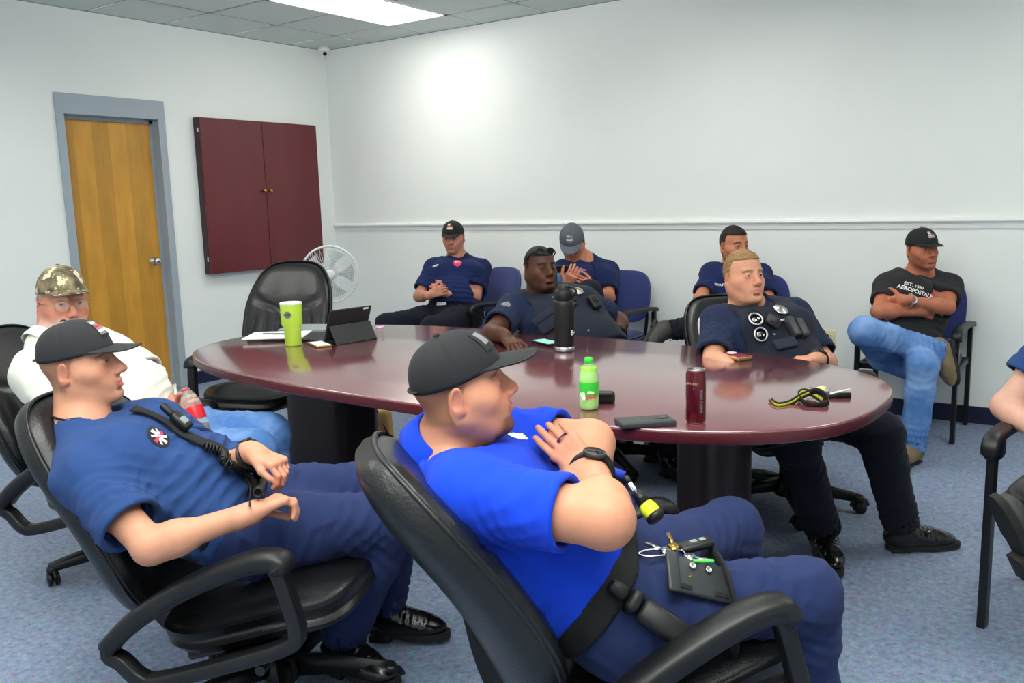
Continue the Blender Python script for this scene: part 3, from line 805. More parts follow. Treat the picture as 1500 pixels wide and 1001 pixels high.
    def torso(s,f,g,lo=None):
        J,o=s.J,s.o; P,N=J['P'],J['N']; u,r,fr=s.u,s.r,s.f; fa=o.get('fat',0.); Lt=np.linalg.norm(N-P); w=np.linalg.norm(J['SR']-J['SL'])/2
        ws=min(1.15,w/.19)
        M=P+u*Lt*.45+fr*o.get('bend',-.012)
        f.slab(P-u*.02,P+u*.10,r,.085+.02*fa,.075+.03*fa,.095+.02*fa+g,.095+.025*fa+g,.04)
        f.slab(P+u*.10,M,r,.075+.03*fa,.085+.03*fa,.092+.028*fa+g,.098+.025*fa+g,.05)
        C=N-u*Lt*.30+fr*.012
        f.slab(M,C,r,.085+.03*fa,.098*ws+.015*fa,.098+.025*fa+g,.102+.015*fa+g,.05)
        f.slab(C,N-u*.085,r,.098*ws+.015*fa,.095*ws,.100+.015*fa+g,.062+g,.05)
        f.cone(J['SR']-u*.008,J['SL']-u*.008,.047+g,.047+g,.05)
        for sx in (-1,1): f.ell(C+r*sx*.075+fr*(.068+.01*fa)+u*.0,A(.075,.04,.062)+g,[r,fr,u],.05)
        if fa>0: f.ell(P+u*(.16)+fr*(.05+.03*fa),A(.12+.03*fa,.085+.035*fa,.135)+g,[r,fr,u],.06)
    def skincol(s,V):
        o=s.o; c=np.tile(np.array(lin(o.get('skin',(204,146,120)))),(len(V),1)); L=s.hl(V); x,y,z=L[:,0],L[:,1],L[:,2]
        n=vnoise(L*60,3)*.5+.5; inh=(np.abs(x)<.1)&(np.abs(y)<.14)&(z>-.14)&(z<.15)
        def mixc(mask,col,a=1.):
            m=(np.clip(mask,0,1)*a)[:,None]; c[:]=c*(1-m)+np.array(lin(col))*m
        def sm(v,a,b): t=np.clip((v-a)/(b-a),0,1); return t*t*(3-2*t)
        # cheeks, nose and ears a little redder
        mixc(inh*np.exp(-(((np.abs(x)-.045)/.02)**2+((z+.02)/.022)**2))*(y>.03),o.get('blush',(206,120,100)),.35)
        mixc(inh*np.exp(-((x/.015)**2+((z+.025)/.018)**2))*(y>.09),o.get('blush',(206,120,100)),.35)
        mixc(inh*(np.abs(x)>.077)*(np.abs(z)<.036)*(y<.0),o.get('blush',(206,120,100)),.4)
        lip=inh*(y>.080)*np.exp(-((z+.0605)/.0080)**4)*np.exp(-(x/.0265)**6)
        mixc(lip,o.get('lips',(186,98,92)),.75)
        br=inh*(y>.06)*sm(-np.abs(z-.031-.10*np.abs(x)+2.2*np.maximum(np.abs(x)-.03,0)*.2),-.0055,-.003)*sm(-np.abs(np.abs(x)-.033),-.0225,-.018)
        hc=o.get('haircol',(60,46,36)); mixc(br,o.get('brow',hc),.8)
        st=o.get('stubble',0.)
        if st:
            beard=inh*sm(-z,.035,.055)*sm(y,-.01,.02)*(1-np.exp(-((z+.0605)/.009)**4)*np.exp(-(x/.026)**6))*sm(z,-.125,-.10)
            mo=inh*(y>.07)*np.exp(-((z+.046)/.006)**2)*np.exp(-(x/.03)**4); mixc(np.maximum(beard,mo)*(.7+.3*n),o.get('beardcol',hc),st)
        if o.get('goatee'):
            g=inh*sm(y,.038,.052)*sm(-z,.066,.078)*sm(-np.abs(x),-.056,-.040)*sm(z,-.128,-.118); mo=inh*(y>.07)*np.exp(-((z+.0475)/.006)**2)*sm(-np.abs(x),-.032,-.02)
            sd=inh*(y>.078)*np.exp(-((np.abs(x)-.030)/.006)**2)*sm(-z,.045,.055)*sm(z,-.1,-.085)
            mixc(np.clip(np.maximum(g,np.maximum(mo*.55,sd*.5))*(.75+.35*n),0,1),o.get('beardcol',hc),o['goatee'])
        hl=o.get('hairline',.055)
        scalp=inh*sm(z-(hl-.55*np.maximum(.06-y,0)*(1)),-.004,.006)*sm(z,-.075,-.06)*(1-np.exp(-((np.abs(x)-.084)/.006)**2)*(np.abs(z)<.034)*(y<.02)*(y>-.04))
        low=-.02-.0*x; scalp=inh*np.where(y>.02,sm(z,hl,hl+.006),np.where(y>-.012,sm(z,.005+np.maximum(0,(y+.0)/.02)*(hl-.005),.012+np.maximum(0,(y)/.02)*(hl-.005)),sm(z,-.06,-.045)))*(np.abs(x)<.0755)
        if o.get('fade',.7): mixc(scalp*(.8+.2*n),hc,o.get('fade',.7))
        for (cx,cz,rr,col,a) in o.get('spots',[]): mixc(inh*(y>.0)*np.exp(-(((x-cx)**2+(z-cz)**2)/rr**2)),col,a)
        # finger tips a touch pinker
        for q in 'RL':
            if 'D'+q in s.J:
                d=np.linalg.norm(V-(s.J['W'+q]+nrm(s.J['D'+q])*.11),axis=1); mixc(np.exp(-(d/.06)**2),o.get('blush',(206,120,100)),.28)
        return c
    def eyes(s):
        for sx in (-1,1):
            c=s.hp(sx*.0315,.0757,.010); X=s.o.get('gaze',s.hM[1]); X=nrm(X); x,y,z=frame_of(X,s.hM[2])
            bm=bmesh.new(); r=.0127*s.hs
            pr=[]
            for k in range(13):
                a=PI/2-PI*k/12; pr.append((max(0,r*math.cos(a)),r*math.sin(a),1 if k<=4 else 0))
            addlathe(bm,pr,20,basis(c,x,y,z)); me=bmesh_me(bm); me.materials.append(M_eye); me.materials.append(M_iris); s.put('eye',me,None)
    # ---- clothes
    def wrinkle(s,V,F,amp,folds=(),freq=9.,seed=1,st=(1,1,1),cuffs=()):
        Nn=vnormals(V,F); A_=np.array([s.r,s.f,s.u]); L=(V-s.J['P'])@A_.T*np.array(st)
        a=vnoise(L*freq,seed); b=vnoise(L*freq*2.1+a[:,None]*.9,seed+5); rid=(1-np.abs(a+.35*b)*2.2); rid=np.maximum(rid,0)**1.5
        d=amp*(rid-.35)+amp*.35*b
        for c,R,dr,wl,am in folds:
            q=V-np.asarray(c); rr=(q**2).sum(1)/R**2; w=np.exp(-rr); ph=(q@nrm(dr))/wl*2*PI+1.5*vnoise(V*14,seed+9)
            d+=am*w*(1-np.abs(np.sin(ph*.5))*1.6)
        for c,ax in cuffs:
            q=V-c; t=q@nrm(ax); near=(np.linalg.norm(q,axis=1)<.12)&(t>-.035); d=np.where(near,d*np.clip((-t-.012)/.022,0,1),d)
        return V+Nn*d[:,None]
    def autofolds(s,sc=1.):
        J=s.J; out=[]
        for q in 'RL':
            S,E=J['S'+q],J['E'+q]; ax=nrm(E-S)
            out.append((S+ax*.08-s.u*.05,.09,ax+s.u*.5,.028,.005*sc))
            out.append((S+ax*.16,.08,ax*.4+s.u*.9,.03,.0045*sc))
        out.append((J['P']+s.u*.13+s.f*.08,.13,s.u,.04,.007*sc)); out.append((J['P']+s.u*.17-s.r*.12,.11,s.u+s.r*.3,.038,.0065*sc)); out.append((J['P']+s.u*.17+s.r*.12,.11,s.u-s.r*.3,.038,.0065*sc))
        return out
    def shirt(s,m,g=.010,sleeve=.62,hem=.0,amp=.004,h=None,neck=.066,vneck=0.,name='shirt',sl_r=.062,sl_flare=.012,tuck=False,polo=False,seed=1,long=False):
        J,o=s.J,s.o; f=Field(); u,r,fr=s.u,s.r,s.f; N=J['N']; am=o.get('arm',1.)
        f.cone(N-u*.0,J['SR']+u*.018,.058+g,.046+g,.05); f.cone(N-u*.0,J['SL']+u*.018,.058+g,.046+g,.05)
        s.torso(f,g)
        for q in 'RL':
            S,E,W=J['S'+q],J['E'+q],J['W'+q]; ax=nrm(E-S); L=np.linalg.norm(E-S); r1=sl_r*am
            f.ball(S,.050*am+g,.045)
            if long: f.cone(S,E,r1,r1*.85,.04); f.cone(E,W,r1*.85,.045,.03); f.cut(W-nrm(W-E)*.02,W-E,.1)
            else:
                e=S+ax*L*(sleeve+.1); f.cone(S,e,r1,r1+sl_flare,.045); f.cut(S+ax*L*sleeve,ax,.115,.003)
                f.cone(S+ax*(L*sleeve-.018),S+ax*L*(sleeve+.3),(r1+sl_flare*.8)-.016,(r1+sl_flare)-.010,.004,'s')
        f.cut(J['P']+u*hem,-u+fr*o.get('hemtilt',0.),.42)
        hd=nrm(s.hp(0,-.015,-.06)-N); f.cone(N-hd*.02,N+hd*.16,neck,neck+.012,.004,'s'); f.cut(N+hd*o.get('neckline',.045)+fr*.0,hd-fr*.15,.11,.01)
        f.ball(N+hd*.01+fr*(.05),.046-o.get('closed',0.),.006,'s')
        if vneck: f.slab(N+fr*.09,N+fr*.11-u*vneck,r,.045,.004,.03,.02,.004,'s')
        V,F=f.mesh(h or o.get('sh',.007)); V=relax(V,F,2,.5)
        V=s.wrinkle(V,F,amp,s.autofolds(amp/.004),seed=seed,cuffs=[(J['S'+q]+nrm(J['E'+q]-J['S'+q])*np.linalg.norm(J['E'+q]-J['S'+q])*sleeve,J['E'+q]-J['S'+q]) for q in 'RL'] if not long else []); s.shirtf=f
        s.shirto=s.put(name,fmesh(V,F),m); return s.shirto
    def vest(s,m,g=.030,h=None,name='vest'):
        J,o=s.J,s.o; f=Field(); u,r,fr=s.u,s.r,s.f; N=J['N']
        f.cone(N-u*.0,J['SR']+u*.018,.058+g*.75,.046+g*.6,.05); f.cone(N-u*.0,J['SL']+u*.018,.058+g*.75,.046+g*.6,.05)
        s.torso(f,g)
        for q in 'RL':
            S,E=J['S'+q],J['E'+q]; ax=nrm(E-S); o_=r*(1 if q=='R' else -1)
            f.slab(S+o_*.035+u*.09,S+o_*.02-u*.16,fr,.12,.05,.065,.06,.01,'s'); f.cut(S+o_*.025,o_,.16,.01)
        f.cut(J['P']+u*.075,-u,.42,.008); hd=nrm(s.hp(0,-.015,-.06)-N)
        f.cone(N-hd*.03,N+hd*.2,.078,.09,.012,'s'); f.ball(N+fr*.075-u*.015,.062,.015,'s')
        V,F=f.mesh(h or o.get('sh',.007)); V=relax(V,F,2,.5); V=s.wrinkle(V,F,.0022,[],freq=7,seed=4)
        s.vesto=s.put(name,fmesh(V,F),m); return s.vesto
    def trousers(s,m,g=.0,amp=.005,h=None,seed=2,crease=None,cuff=.0,knee=.078,rk=.062):
        J,o=s.J,s.o; f=Field(); u,r,fr=s.u,s.r,s.f; fa=o.get('fat',0.)
        f.slab(J['P']-u*.03,J['P']+u*.115,r,.088+.02*fa,.078+.03*fa,.104+.02*fa+g,.100+.026*fa+g,.04)
        for q in 'RL':
            if 'K'+q not in J: continue
            Hp,K,An=s.hip(q),J['K'+q],J['A'+q]; a=nrm(K-Hp); b=nrm(An-K); tr=o.get('thigh',1.)
            f.cone(Hp,K,.098*tr+g,knee+g,.05); f.ball(Hp+(K-Hp)*.35,.098*tr+g,.04); f.ball(K,knee-.002+g,.02)
            f.cone(K,An+b*(.03-cuff),knee-.006+g,rk+g,.03); f.ball(K+(An-K)*.3-a*.012,.070+g,.03)
            f.cut(An+b*(-.005-cuff),b,.11,.003); f.cone(An-b*.05,An+b*.1,rk-.008+g,rk-.006+g,.003,'s')
        f.cut(J['P']+u*.10,u,.3)
        V,F=f.mesh(h or o.get('th',.009)); V=relax(V,F,2,.5); fo=[]
        for q in 'RL':
            if 'K'+q not in J: continue
            Hp,K,An=s.hip(q),J['K'+q],J['A'+q]; a=nrm(K-Hp); b=nrm(An-K)
            fo+= [(K-a*.10-b*.0,.10,a*.8+b*.6,.036,.006),(K+b*.09-a*.03,.10,b*.8-a*.5,.036,.007),(Hp+a*.07,.12,a+b*.3,.042,.009),(An-b*.07,.08,b,.034,.008),(Hp+a*.22,.10,a*.6+s.r*.6,.05,.003)]
        V=s.wrinkle(V,F,amp,fo,freq=8,seed=seed); s.tro=s.put('trousers',fmesh(V,F),m); return s.tro
    def shoe(s,q,m,msole,boot=.0,name='shoe',L=.27):
        J=s.J; An=J['A'+q]; F_=nrm(J['F'+q]); U_=J['K'+q]-An if ('cross'+q) in J else J.get('U'+q,A(0,0,1)); up=nrm(U_-F_*np.dot(U_,F_)); R_=np.cross(F_,up)
        base=An-up*.075; X=[F_,R_,up]; f=Field()
        f.ell(base+F_*(L*.33)+up*.032,A(.105,.044,.036),X,.02); f.ell(base+F_*(-.015)+up*.045,A(.062,.036,.045),X,.03); f.cone(base+up*.06+F_*.01,base+F_*.10+up*.035,.047,.036,.04)
        f.ell(base+F_*(L*.52)+up*.026,A(.068,.041,.027),X,.02)
        b=nrm(J['K'+q]-An); f.cone(base+up*.05,An+b*(.05+boot),.043,.049,.03)
        f.cut(base+up*.012,-up,.24,.003); f.cut(An+b*(.035+boot),b,.1,.004)
        V,Fc=f.mesh(.006 if s.o.get('sh',.007)<.008 else .008); V=relax(V,Fc,1,.5)
        if boot: V=s.wrinkle(V,Fc,.003,[(base+F_*.08+up*.06,.05,F_,.022,.003)],freq=16,seed=8)
        o=s.put(name,fmesh(V,Fc),m)
        # sole with a heel
        P=[]
        for k in range(36):
            t=2*PI*k/36; x=math.cos(t); y=math.sin(t); P.append((L*.37+x*L*.515-.02,(y*(.046 if x>0 else .037))*(1-.12*x*x*(x<0))*(abs(math.sin(t))**-.25 if abs(math.sin(t))>.05 else 1)))
        vs=[];n=len(P)
        for zz in (-.006,.014):
            for x,y in P: vs.append(base+F_*x+R_*y+up*(zz+(.0 if x<.1 else 0)))
        fs=[tuple(range(n)),tuple(range(n,2*n))]+[(i,(i+1)%n,n+(i+1)%n,n+i) for i in range(n)]
        me=newmesh(vs,fs); bm=bmesh.new(); bm.from_mesh(me); bmesh.ops.recalc_face_normals(bm,faces=bm.faces)
        Mx=basis(base,F_,R_,up); R3=Mx.to_3x3(); addbox(bm,base+F_*-.012-up*.016,(.075,.066,.024),R3,.004); bm.to_mesh(me); bm.free()
        so=s.put('sole',me,msole,o); sharp(so); return o
    # ---- hair and caps
    def hair(s,m,thick=.010,front=.06,top=.02,side=.0,h=.004,amp=.003,low=-.045,name='hair',seed=3):
        f=Field(); H=s.hs; M=s.hM
        f.ell(s.hp(0,-.012,.036+top*.3),A(.074+side+.001,.094+thick*.7,.086+top)*H,M,.01); f.ell(s.hp(0,.022,.052+top*.5),A(.064+side,.066+thick*.6,.058+top*.8)*H,M,.02)
        # keep the face and neck free
        f.cut(s.hp(0,-.03,low),-s.hM[2],.2,.006)
        f.box(s.hp(0,.10,front-.11),A(.11,.085,.11)*H,M,.01,.008,'s')
        for sx in (-1,1): f.box(s.hp(sx*.09,.012,-.045),A(.03,.044,.06)*H,M,.01,.006,'s')
        V,F=f.mesh(h); V=relax(V,F,1,.4); Nn=vnormals(V,F); L=s.hl(V)
        d=amp*vnoise(L*np.array([150,40,90]),seed)+amp*.7*vnoise(L*np.array([60,35,60]),seed+1); V=V+Nn*d[:,None]
        s.hairo=s.put(name,fmesh(V,F),m); return s.hairo
    def cap(s,m,mb=None,tilt=-.12,dz=0.,lift=.0,brimL=.075,patch=None,curve=.022,mclose=None,yaw=0.,size=1.,bt=.18):
        """baseball cap: crown in six panels, curved brim, button, rear strap"""
        M=s.hM; x0=M[0]; y0=rotv(M[1],M[0],tilt); z0=rotv(M[2],M[0],tilt)
        if yaw: x0=rotv(x0,z0,yaw); y0=rotv(y0,z0,yaw)
        h=s.hs*size; O=s.hp(0,-.004,.046+dz+lift)
        W=lambda x,y,z: O+(x0*x+y0*y+z0*z)*h
        nu,nv=72,16; V=[];F=[]
        def crown(a,t,off=0.):
            c,sn=math.cos(a),math.sin(a)
            rx,ry=.0840+off,(.100+(.008 if sn>0 else 0)*max(0,sn)**.5)+off; rz=.098+off
            fr=max(0,sn)   # front is fuller
            el=t*PI/2; k=math.cos(el)**(.72 if sn>0 else .85); zz=math.sin(el)**(1.0)*rz*(1-.04*(1-fr))
            seam=min(abs(((a/(PI/3))+.5)%1-.5)*(PI/3)*.08/.0035,1); g=-.0013*(1-seam)*(1 if t<.97 else 0)
            return W(c*(rx+g)*k,sn*(ry+g)*k-.004*math.sin(el),zz-.009-.004*(c*c)*(1-t))
        for j in range(nv+1):
            t=(j/nv)
            for i in range(nu): V.append(crown(2*PI*i/nu,t*.985))
        for j in range(nv):
            for i in range(nu): F.append((j*nu+i,j*nu+(i+1)%nu,(j+1)*nu+(i+1)%nu,(j+1)*nu+i))
        F.append(tuple(nv*nu+i for i in range(nu)))
        # turn-in so the crown has thickness
        b=len(V)
        for i in range(nu): V.append(O+(V[i]-O)*.955+z0*h*.002)
        for i in range(nu): F.append((i,b+i,b+(i+1)%nu,(i+1)%nu))
        me=newmesh(V,F); c=s.put('cap',me,m)
        # brim
        nb,nl=28,8; V=[];F=[]
        for side in (0,1):
            for j in range(nl+1):
                for i in range(nb+1):
                    a=math.radians(90+(i/nb-.5)*2*66); t=j/nl; q=(i/nb-.5)*2
                    bx,by=.082*math.cos(a),.104*math.sin(a)
                    ext=brimL*(1-abs(q)**2.6)**.62 if abs(q)<1 else 0
                    x=bx*(1+.10*t*(1-abs(q))) ; y=by+ext*t
                    z=-.008-curve*(abs(x)/.075)**2*(t**.8)*(ext/brimL)-bt*max(0,y-.104)-.0+(.0 if side==0 else -.0034)
                    V.append(W(x,y,z+.004))
        n1=(nl+1)*(nb+1)
        for sd in (0,1):
            for j in range(nl):
                for i in range(nb):
                    q=[sd*n1+j*(nb+1)+i,sd*n1+j*(nb+1)+i+1,sd*n1+(j+1)*(nb+1)+i+1,sd*n1+(j+1)*(nb+1)+i]; F.append(tuple(q if sd else q[::-1]))
        for i in range(nb): F.append((nl*(nb+1)+i,nl*(nb+1)+i+1,n1+nl*(nb+1)+i+1,n1+nl*(nb+1)+i))
        s.put('brim',newmesh(V,F),mb or m,c)
        s.put('button',latheme([(.008,0),(.0075,.003),(.004,.005),(0,.0055)],14,basis(W(0,-.004,.0885),x0,y0,z0)),m,c)
        pts=[crown(-PI/2+(k/10-.5)*1.1,.03,.0012)+z0*.004 for k in range(11)]
        s.put('strap',tubeme(pts,.002,6,ref=z0,prof=[(-3.2,-.6),(3.2,-.6),(3.2,.6),(-3.2,.6)]),mclose or m,c)
        s.capW=W; s.capcrown=crown
        if patch:
            pw,ph,pm=patch; nx,ny=12,8; V=[];F=[]
            for j in range(ny+1):
                for i in range(nx+1):
                    a=PI/2-(i/nx-.5)*pw/.1-s.o.get('patchoff',0.); t=.22+(j/ny)*ph/.13; V.append(crown(a,t,.0022))
            for j in range(ny):
                for i in range(nx): F.append((j*(nx+1)+i,j*(nx+1)+i+1,(j+1)*(nx+1)+i+1,(j+1)*(nx+1)+i))
            me=newmesh(V,F)
            for k_ in pm[0]: me.materials.append(k_)
            for p in me.polygons:
                i=p.index%nx; j=p.index//nx; p.material_index=pm[1](i/nx,j/ny)
            s.put('patch',me,None,c)
        s.capo=c; return c
    def band(s,name,c,ax,r,w,th,m,parent=None,ell=1.,ref=None):
        """a strap around a limb"""
        x,y,z=frame_of(ax,ref); pts=[c+x*math.cos(t)*r+y*math.sin(t)*r*ell for t in [2*PI*k/32 for k in range(32)]]
        return s.put(name,tubeme(pts,1.,4,ref=z,closed=True,prof=[(-w/2,-th/2),(w/2,-th/2),(w/2,th/2),(-w/2,th/2)]),m,parent)
    def watch(s,q,m,face=None,fd=None,fr=.019,mf=None,d=.025,rr=None):
        rr=.0285*s.o.get('arm',1.)+.0055+d*.08
        J=s.J; W,E=J['W'+q],J['E'+q]; ax=nrm(W-E); c=W-ax*d
        o=s.band('watch',c,ax,rr,.020,.0035,m,ref=s.u)
        n=nrm(np.asarray(fd)-ax*np.dot(fd,ax)); x=ax; y=np.cross(n,x); B=basis(c+n*(rr-.001),x,y,n)
        s.put('case',latheme([(0,0),(fr,0),(fr*1.08,.004),(fr*1.05,.009),(fr*.9,.0105),(fr*.86,.0095),(0,.0095)],28,B),mf or M_chrome,o)
        s.put('dial',latheme([(0,.0100),(fr*.84,.0100),(fr*.84,.0098)],28,B),face or M_blackg,o); return o

    def collar(s,m,r=.078,h=.042,flare=.02,lift=.02,gap=.5,lean=.0):
        N=s.J['N']; ax=nrm(s.hp(0,-.015,-.06)-N); f=nrm(s.f-ax*(s.f@ax)); rr=np.cross(f,ax); c=N+ax*lift+f*lean
        V=[];F=[];na=48;prof=[(0,.0,-.012),(0,0,h*.9),(.004,.0,h),(.010,0,h*.92),(flare+.004,0,h*.1),(flare+.007,0,-.012)]
        for k in range(na+1):
            a=PI/2+gap*.5+(2*PI-gap)*k/na; op=max(0,math.sin(a))**2
            for j,(dr,_,z) in enumerate(prof):
                R_=r+dr+(.012*op); z_=z-.022*op-(.015*op if j>=4 else 0); V.append(c+rr*math.cos(a)*R_+f*math.sin(a)*R_*1.02+ax*z_)
        k=len(prof)
        for i in range(na):
            for j in range(k-1): F.append((i*k+j,i*k+j+1,(i+1)*k+j+1,(i+1)*k+j))
        me=newmesh(V,F); o=s.put('collar',me,m); md=o.modifiers.new('s','SOLIDIFY'); md.thickness=.0025; md.offset=0; return o
def fdir(a,pitch=0,roll=0):
    """a: 0 = looking to the photo's right, 90 = away from the camera, -90 = towards it (horizontal angle)"""
    h=RX*math.cos(math.radians(a))+FH*math.sin(math.radians(a)); p=math.radians(pitch); return h*math.cos(p)+A(0,0,math.sin(p))
def ear(u,v,d,face,side,hs=1.,up=(0,0,1)):
    fd=nrm(face); upv=nrm(A(*up)-fd*np.dot(up,fd)); r=np.cross(fd,upv)
    return at(u,v,d)-(r*side*.079-fd*.018)*hs
def yaw(d): return A(math.cos(math.radians(d)),math.sin(math.radians(d)),0)
SPEC={}
# ---- man in the blue polo
fc=fdir(10,12); hs=1.03
F=yaw(47); R=A(F[1],-F[0],0)
SPEC['polo']=(dict(H=ear(668,590,1.90,fc,1,hs),N=at(628,668,2.0),P=A(5.215,-4.13,.475),SR=at(698,715,1.75),SL=at(742,628,2.16),
 ER=at(905,762,1.66),WR=at(866,692,1.86),DR=at(800,630,1.90)-at(866,692,1.86),nR=FWD*.8-UPV*.2+RX*.2,
 EL=at(862,650,2.14),WL=at(840,738,1.88),DL=at(780,735,1.86)-at(840,738,1.88),nL=-FWD,
 KR=at(1184,868,2.02),AR=A(5.56,-3.72,.08),FR=nrm(F+R*.15),KL=at(1070,772,2.36),AL=A(5.36,-3.42,.09),FL=nrm(F-R*.1)),
 dict(face=fc,hs=hs,fat=.95,neckfat=.9,facefat=.7,arm=1.3,thigh=1.08))
# ---- young man in navy T-shirt
fc=fdir(8,8); hs=.98
F=yaw(25); R=A(F[1],-F[0],0)
SPEC['young']=(dict(H=ear(92,548,2.36,fc,1,hs),N=at(102,632,2.45),P=at(388,792,2.50),SR=at(150,712,2.24),SL=at(232,640,2.62),
 ER=at(222,800,2.16),WR=at(368,752,2.22),DR=at(440,718,2.30)-at(368,752,2.22),nR=-A(0,0,1)+RX*.25,
 EL=at(300,690,2.60),WL=at(372,664,2.52),DL=at(430,690,2.38)-at(372,664,2.42),nL=-A(0,0,1),
 KR=at(590,752,2.50),AR=at(490,945,2.78),FR=nrm(F*.9+R*.4),KL=at(600,700,2.82),AL=at(560,900,3.05),FL=nrm(F)),
 dict(face=fc,hs=hs,fat=.35,neckfat=.0,facefat=.2,arm=1.0,thigh=1.06))
# ---- older man
fc=fdir(-46,-2); hs=1.03
F=yaw(22); R=A(F[1],-F[0],0)
SPEC['old']=(dict(H=ear(56,448,3.30,fc,1,hs),N=at(68,505,3.42),P=at(215,655,3.30),SR=at(62,548,3.20),SL=at(150,515,3.62),
 ER=at(125,650,3.02),WR=at(235,628,2.98),DR=at(300,620,2.98)-at(235,628,2.98),nR=A(0,0,.3)-FWD*-.4+A(0,0,-.8),
 EL=at(228,560,3.46),WL=at(257,607,3.28),DL=RX*.85+UPV*.32-FWD*.05,nL=-FWD-RX*.1,
 KR=at(378,668,3.12),AR=at(372,800,3.30),FR=F,KL=at(395,640,3.40),AL=at(400,780,3.55),FL=F),
 dict(face=fc,hs=hs,fat=1.1,neckfat=.8,facefat=1.,arm=1.1))
# ---- man with clasped hands by the wall
fc=fdir(-100,-4); hs=1.03
F=yaw(-105); R=A(F[1],-F[0],0)
SPEC['clasp']=(dict(H=at(664,349,6.85),N=at(672,377,6.97),P=at(652,458,6.78),SR=at(634,398,6.82),SL=at(704,398,6.90),
 ER=at(614,434,6.72),WR=at(631,432,6.52),DR=at(650,424,6.48)-at(631,432,6.52),nR=RX*.6+FH*.8,
 EL=at(698,434,6.75),WL=at(652,430,6.50),DL=at(632,422,6.46)-at(652,430,6.50),nL=-RX*.6+FH*.8,
 KR=at(562,468,6.45),AR=at(585,530,6.4),FR=nrm(F-R*0),KL=at(633,474,6.30),AL=at(628,540,6.3),FL=F),
 dict(face=fc,hs=hs,fat=.35,arm=1.0))
# ---- man in the grey cap reading a phone
fc=fdir(-102,-32); hs=1.02
F=yaw(-92); R=A(F[1],-F[0],0)
SPEC['grey']=(dict(H=at(838,355,6.05),N=at(858,384,6.15),P=at(862,462,6.12),SR=at(826,402,6.1),SL=at(888,402,6.12),
 ER=at(818,440,5.98),WR=at(830,418,5.82),DR=at(838,404,5.76)-at(830,418,5.82),nR=FH,
 EL=at(892,436,5.98),WL=at(868,424,5.78),DL=at(848,410,5.72)-at(868,424,5.78),nL=FH*.7-RX*.4,
 KL=at(862,428,5.66),AL=at(812,470,5.75),FL=nrm(-RX*.2+F*.8-A(0,0,.4)),crossL=1,KR=at(845,470,5.6),AR=at(842,560,5.65),FR=F),
 dict(face=fc,hs=hs,fat=.0,arm=.95))
# ---- officer with sunglasses on his head
fc=fdir(-62,3); hs=.95
F=yaw(-14); R=A(F[1],-F[0],0)
SPEC['sun']=(dict(H=at(791,394,4.50),N=at(796,436,4.62),P=at(886,522,4.38),SR=at(756,457,4.50),SL=at(850,446,4.72),
 ER=at(722,488,4.32),WR=at(738,484,4.13),DR=at(758,500,4.02)-at(738,480,4.12),nR=A(0,0,-1),
 EL=at(905,470,4.72),WL=at(905,494,4.50),DL=at(880,494,4.40)-at(905,494,4.50),nL=A(0,0,-.6)-RX*.4,
 KR=at(985,545,4.20),AR=at(968,670,4.45),FR=nrm(F*.9+R*.3),KL=at(1000,540,4.5),AL=at(915,660,4.65),FL=F),
 dict(face=fc,hs=hs,fat=.6,neckfat=1.1,facefat=1.2,arm=1.15))
# ---- dark haired man at the back
fc=fdir(-68,0); hs=1.0
F=yaw(-82); R=A(F[1],-F[0],0)
SPEC['back']=(dict(H=at(1075,362,5.50),N=at(1078,392,5.58),P=at(1072,474,5.5),SR=at(1044,404,5.52),SL=at(1112,404,5.56),
 ER=at(1026,438,5.45),WR=at(1045,455,5.25),DR=RX,nR=-A(0,0,1),EL=at(1128,445,5.48),WL=at(1105,458,5.25),DL=-RX,nL=-A(0,0,1),
 KR=at(1055,482,5.02),AR=at(1060,560,5.0),FR=F,KL=at(1085,468,5.12),AL=at(968,486,4.92),FL=nrm(-FWD*.6-UPV*.45-RX*.4),crossL=1),
 dict(face=fc,hs=hs,fat=.1,arm=.95))
# ---- fair haired officer
fc=fdir(-70,7); hs=.97
F=yaw(-40); R=A(F[1],-F[0],0)
SPEC['fair']=(dict(H=at(1089,408,3.85),N=at(1098,455,3.96),P=at(1150,560,3.72),SR=at(1052,478,3.80),SL=at(1165,466,4.02),
 ER=at(1046,530,3.68),WR=at(1095,552,3.50),DR=RX,nR=-A(0,0,1),
 EL=at(1208,530,3.92),WL=at(1195,527,3.68),DL=at(1155,528,3.58)-at(1195,527,3.68),nL=A(0,0,-1),
 KR=at(1165,650,3.22),AR=at(1205,782,3.36),FR=nrm(yaw(-62)),KL=at(1292,638,3.22),AL=at(1320,775,3.38),FL=nrm(yaw(38)+A(0,0,.0))),
 dict(face=fc,hs=hs,fat=.35,neckfat=.8,facefat=.7,arm=1.08))
# ---- man in jeans with crossed arms
fc=fdir(-80,1); hs=.95
F=yaw(-92); R=A(F[1],-F[0],0)
SPEC['jeans']=(dict(H=at(1350,366,4.93),N=at(1346,404,5.03),P=at(1352,480,4.93),SR=at(1300,424,4.97),SL=at(1392,424,5.03),
 ER=at(1288,456,4.86),WR=at(1350,456,4.78),DR=at(1388,462,4.86)-at(1350,456,4.78),nR=FH,
 EL=at(1388,450,4.90),WL=at(1326,440,4.70),DL=at(1296,446,4.80)-at(1326,440,4.70),nL=FH,
 KR=at(1268,486,4.55),AR=at(1369,514,4.50),FR=nrm(RX*.08+A(0,0,-.9)-FH*.38),crossR=1,KL=at(1352,530,4.42),AL=at(1337,655,4.5),FL=nrm(F*.95-RX*.25)),
 dict(face=fc,hs=hs,fat=.0,arm=.93,hup=A(0,0,1)+RX*-.04,thigh=.9))
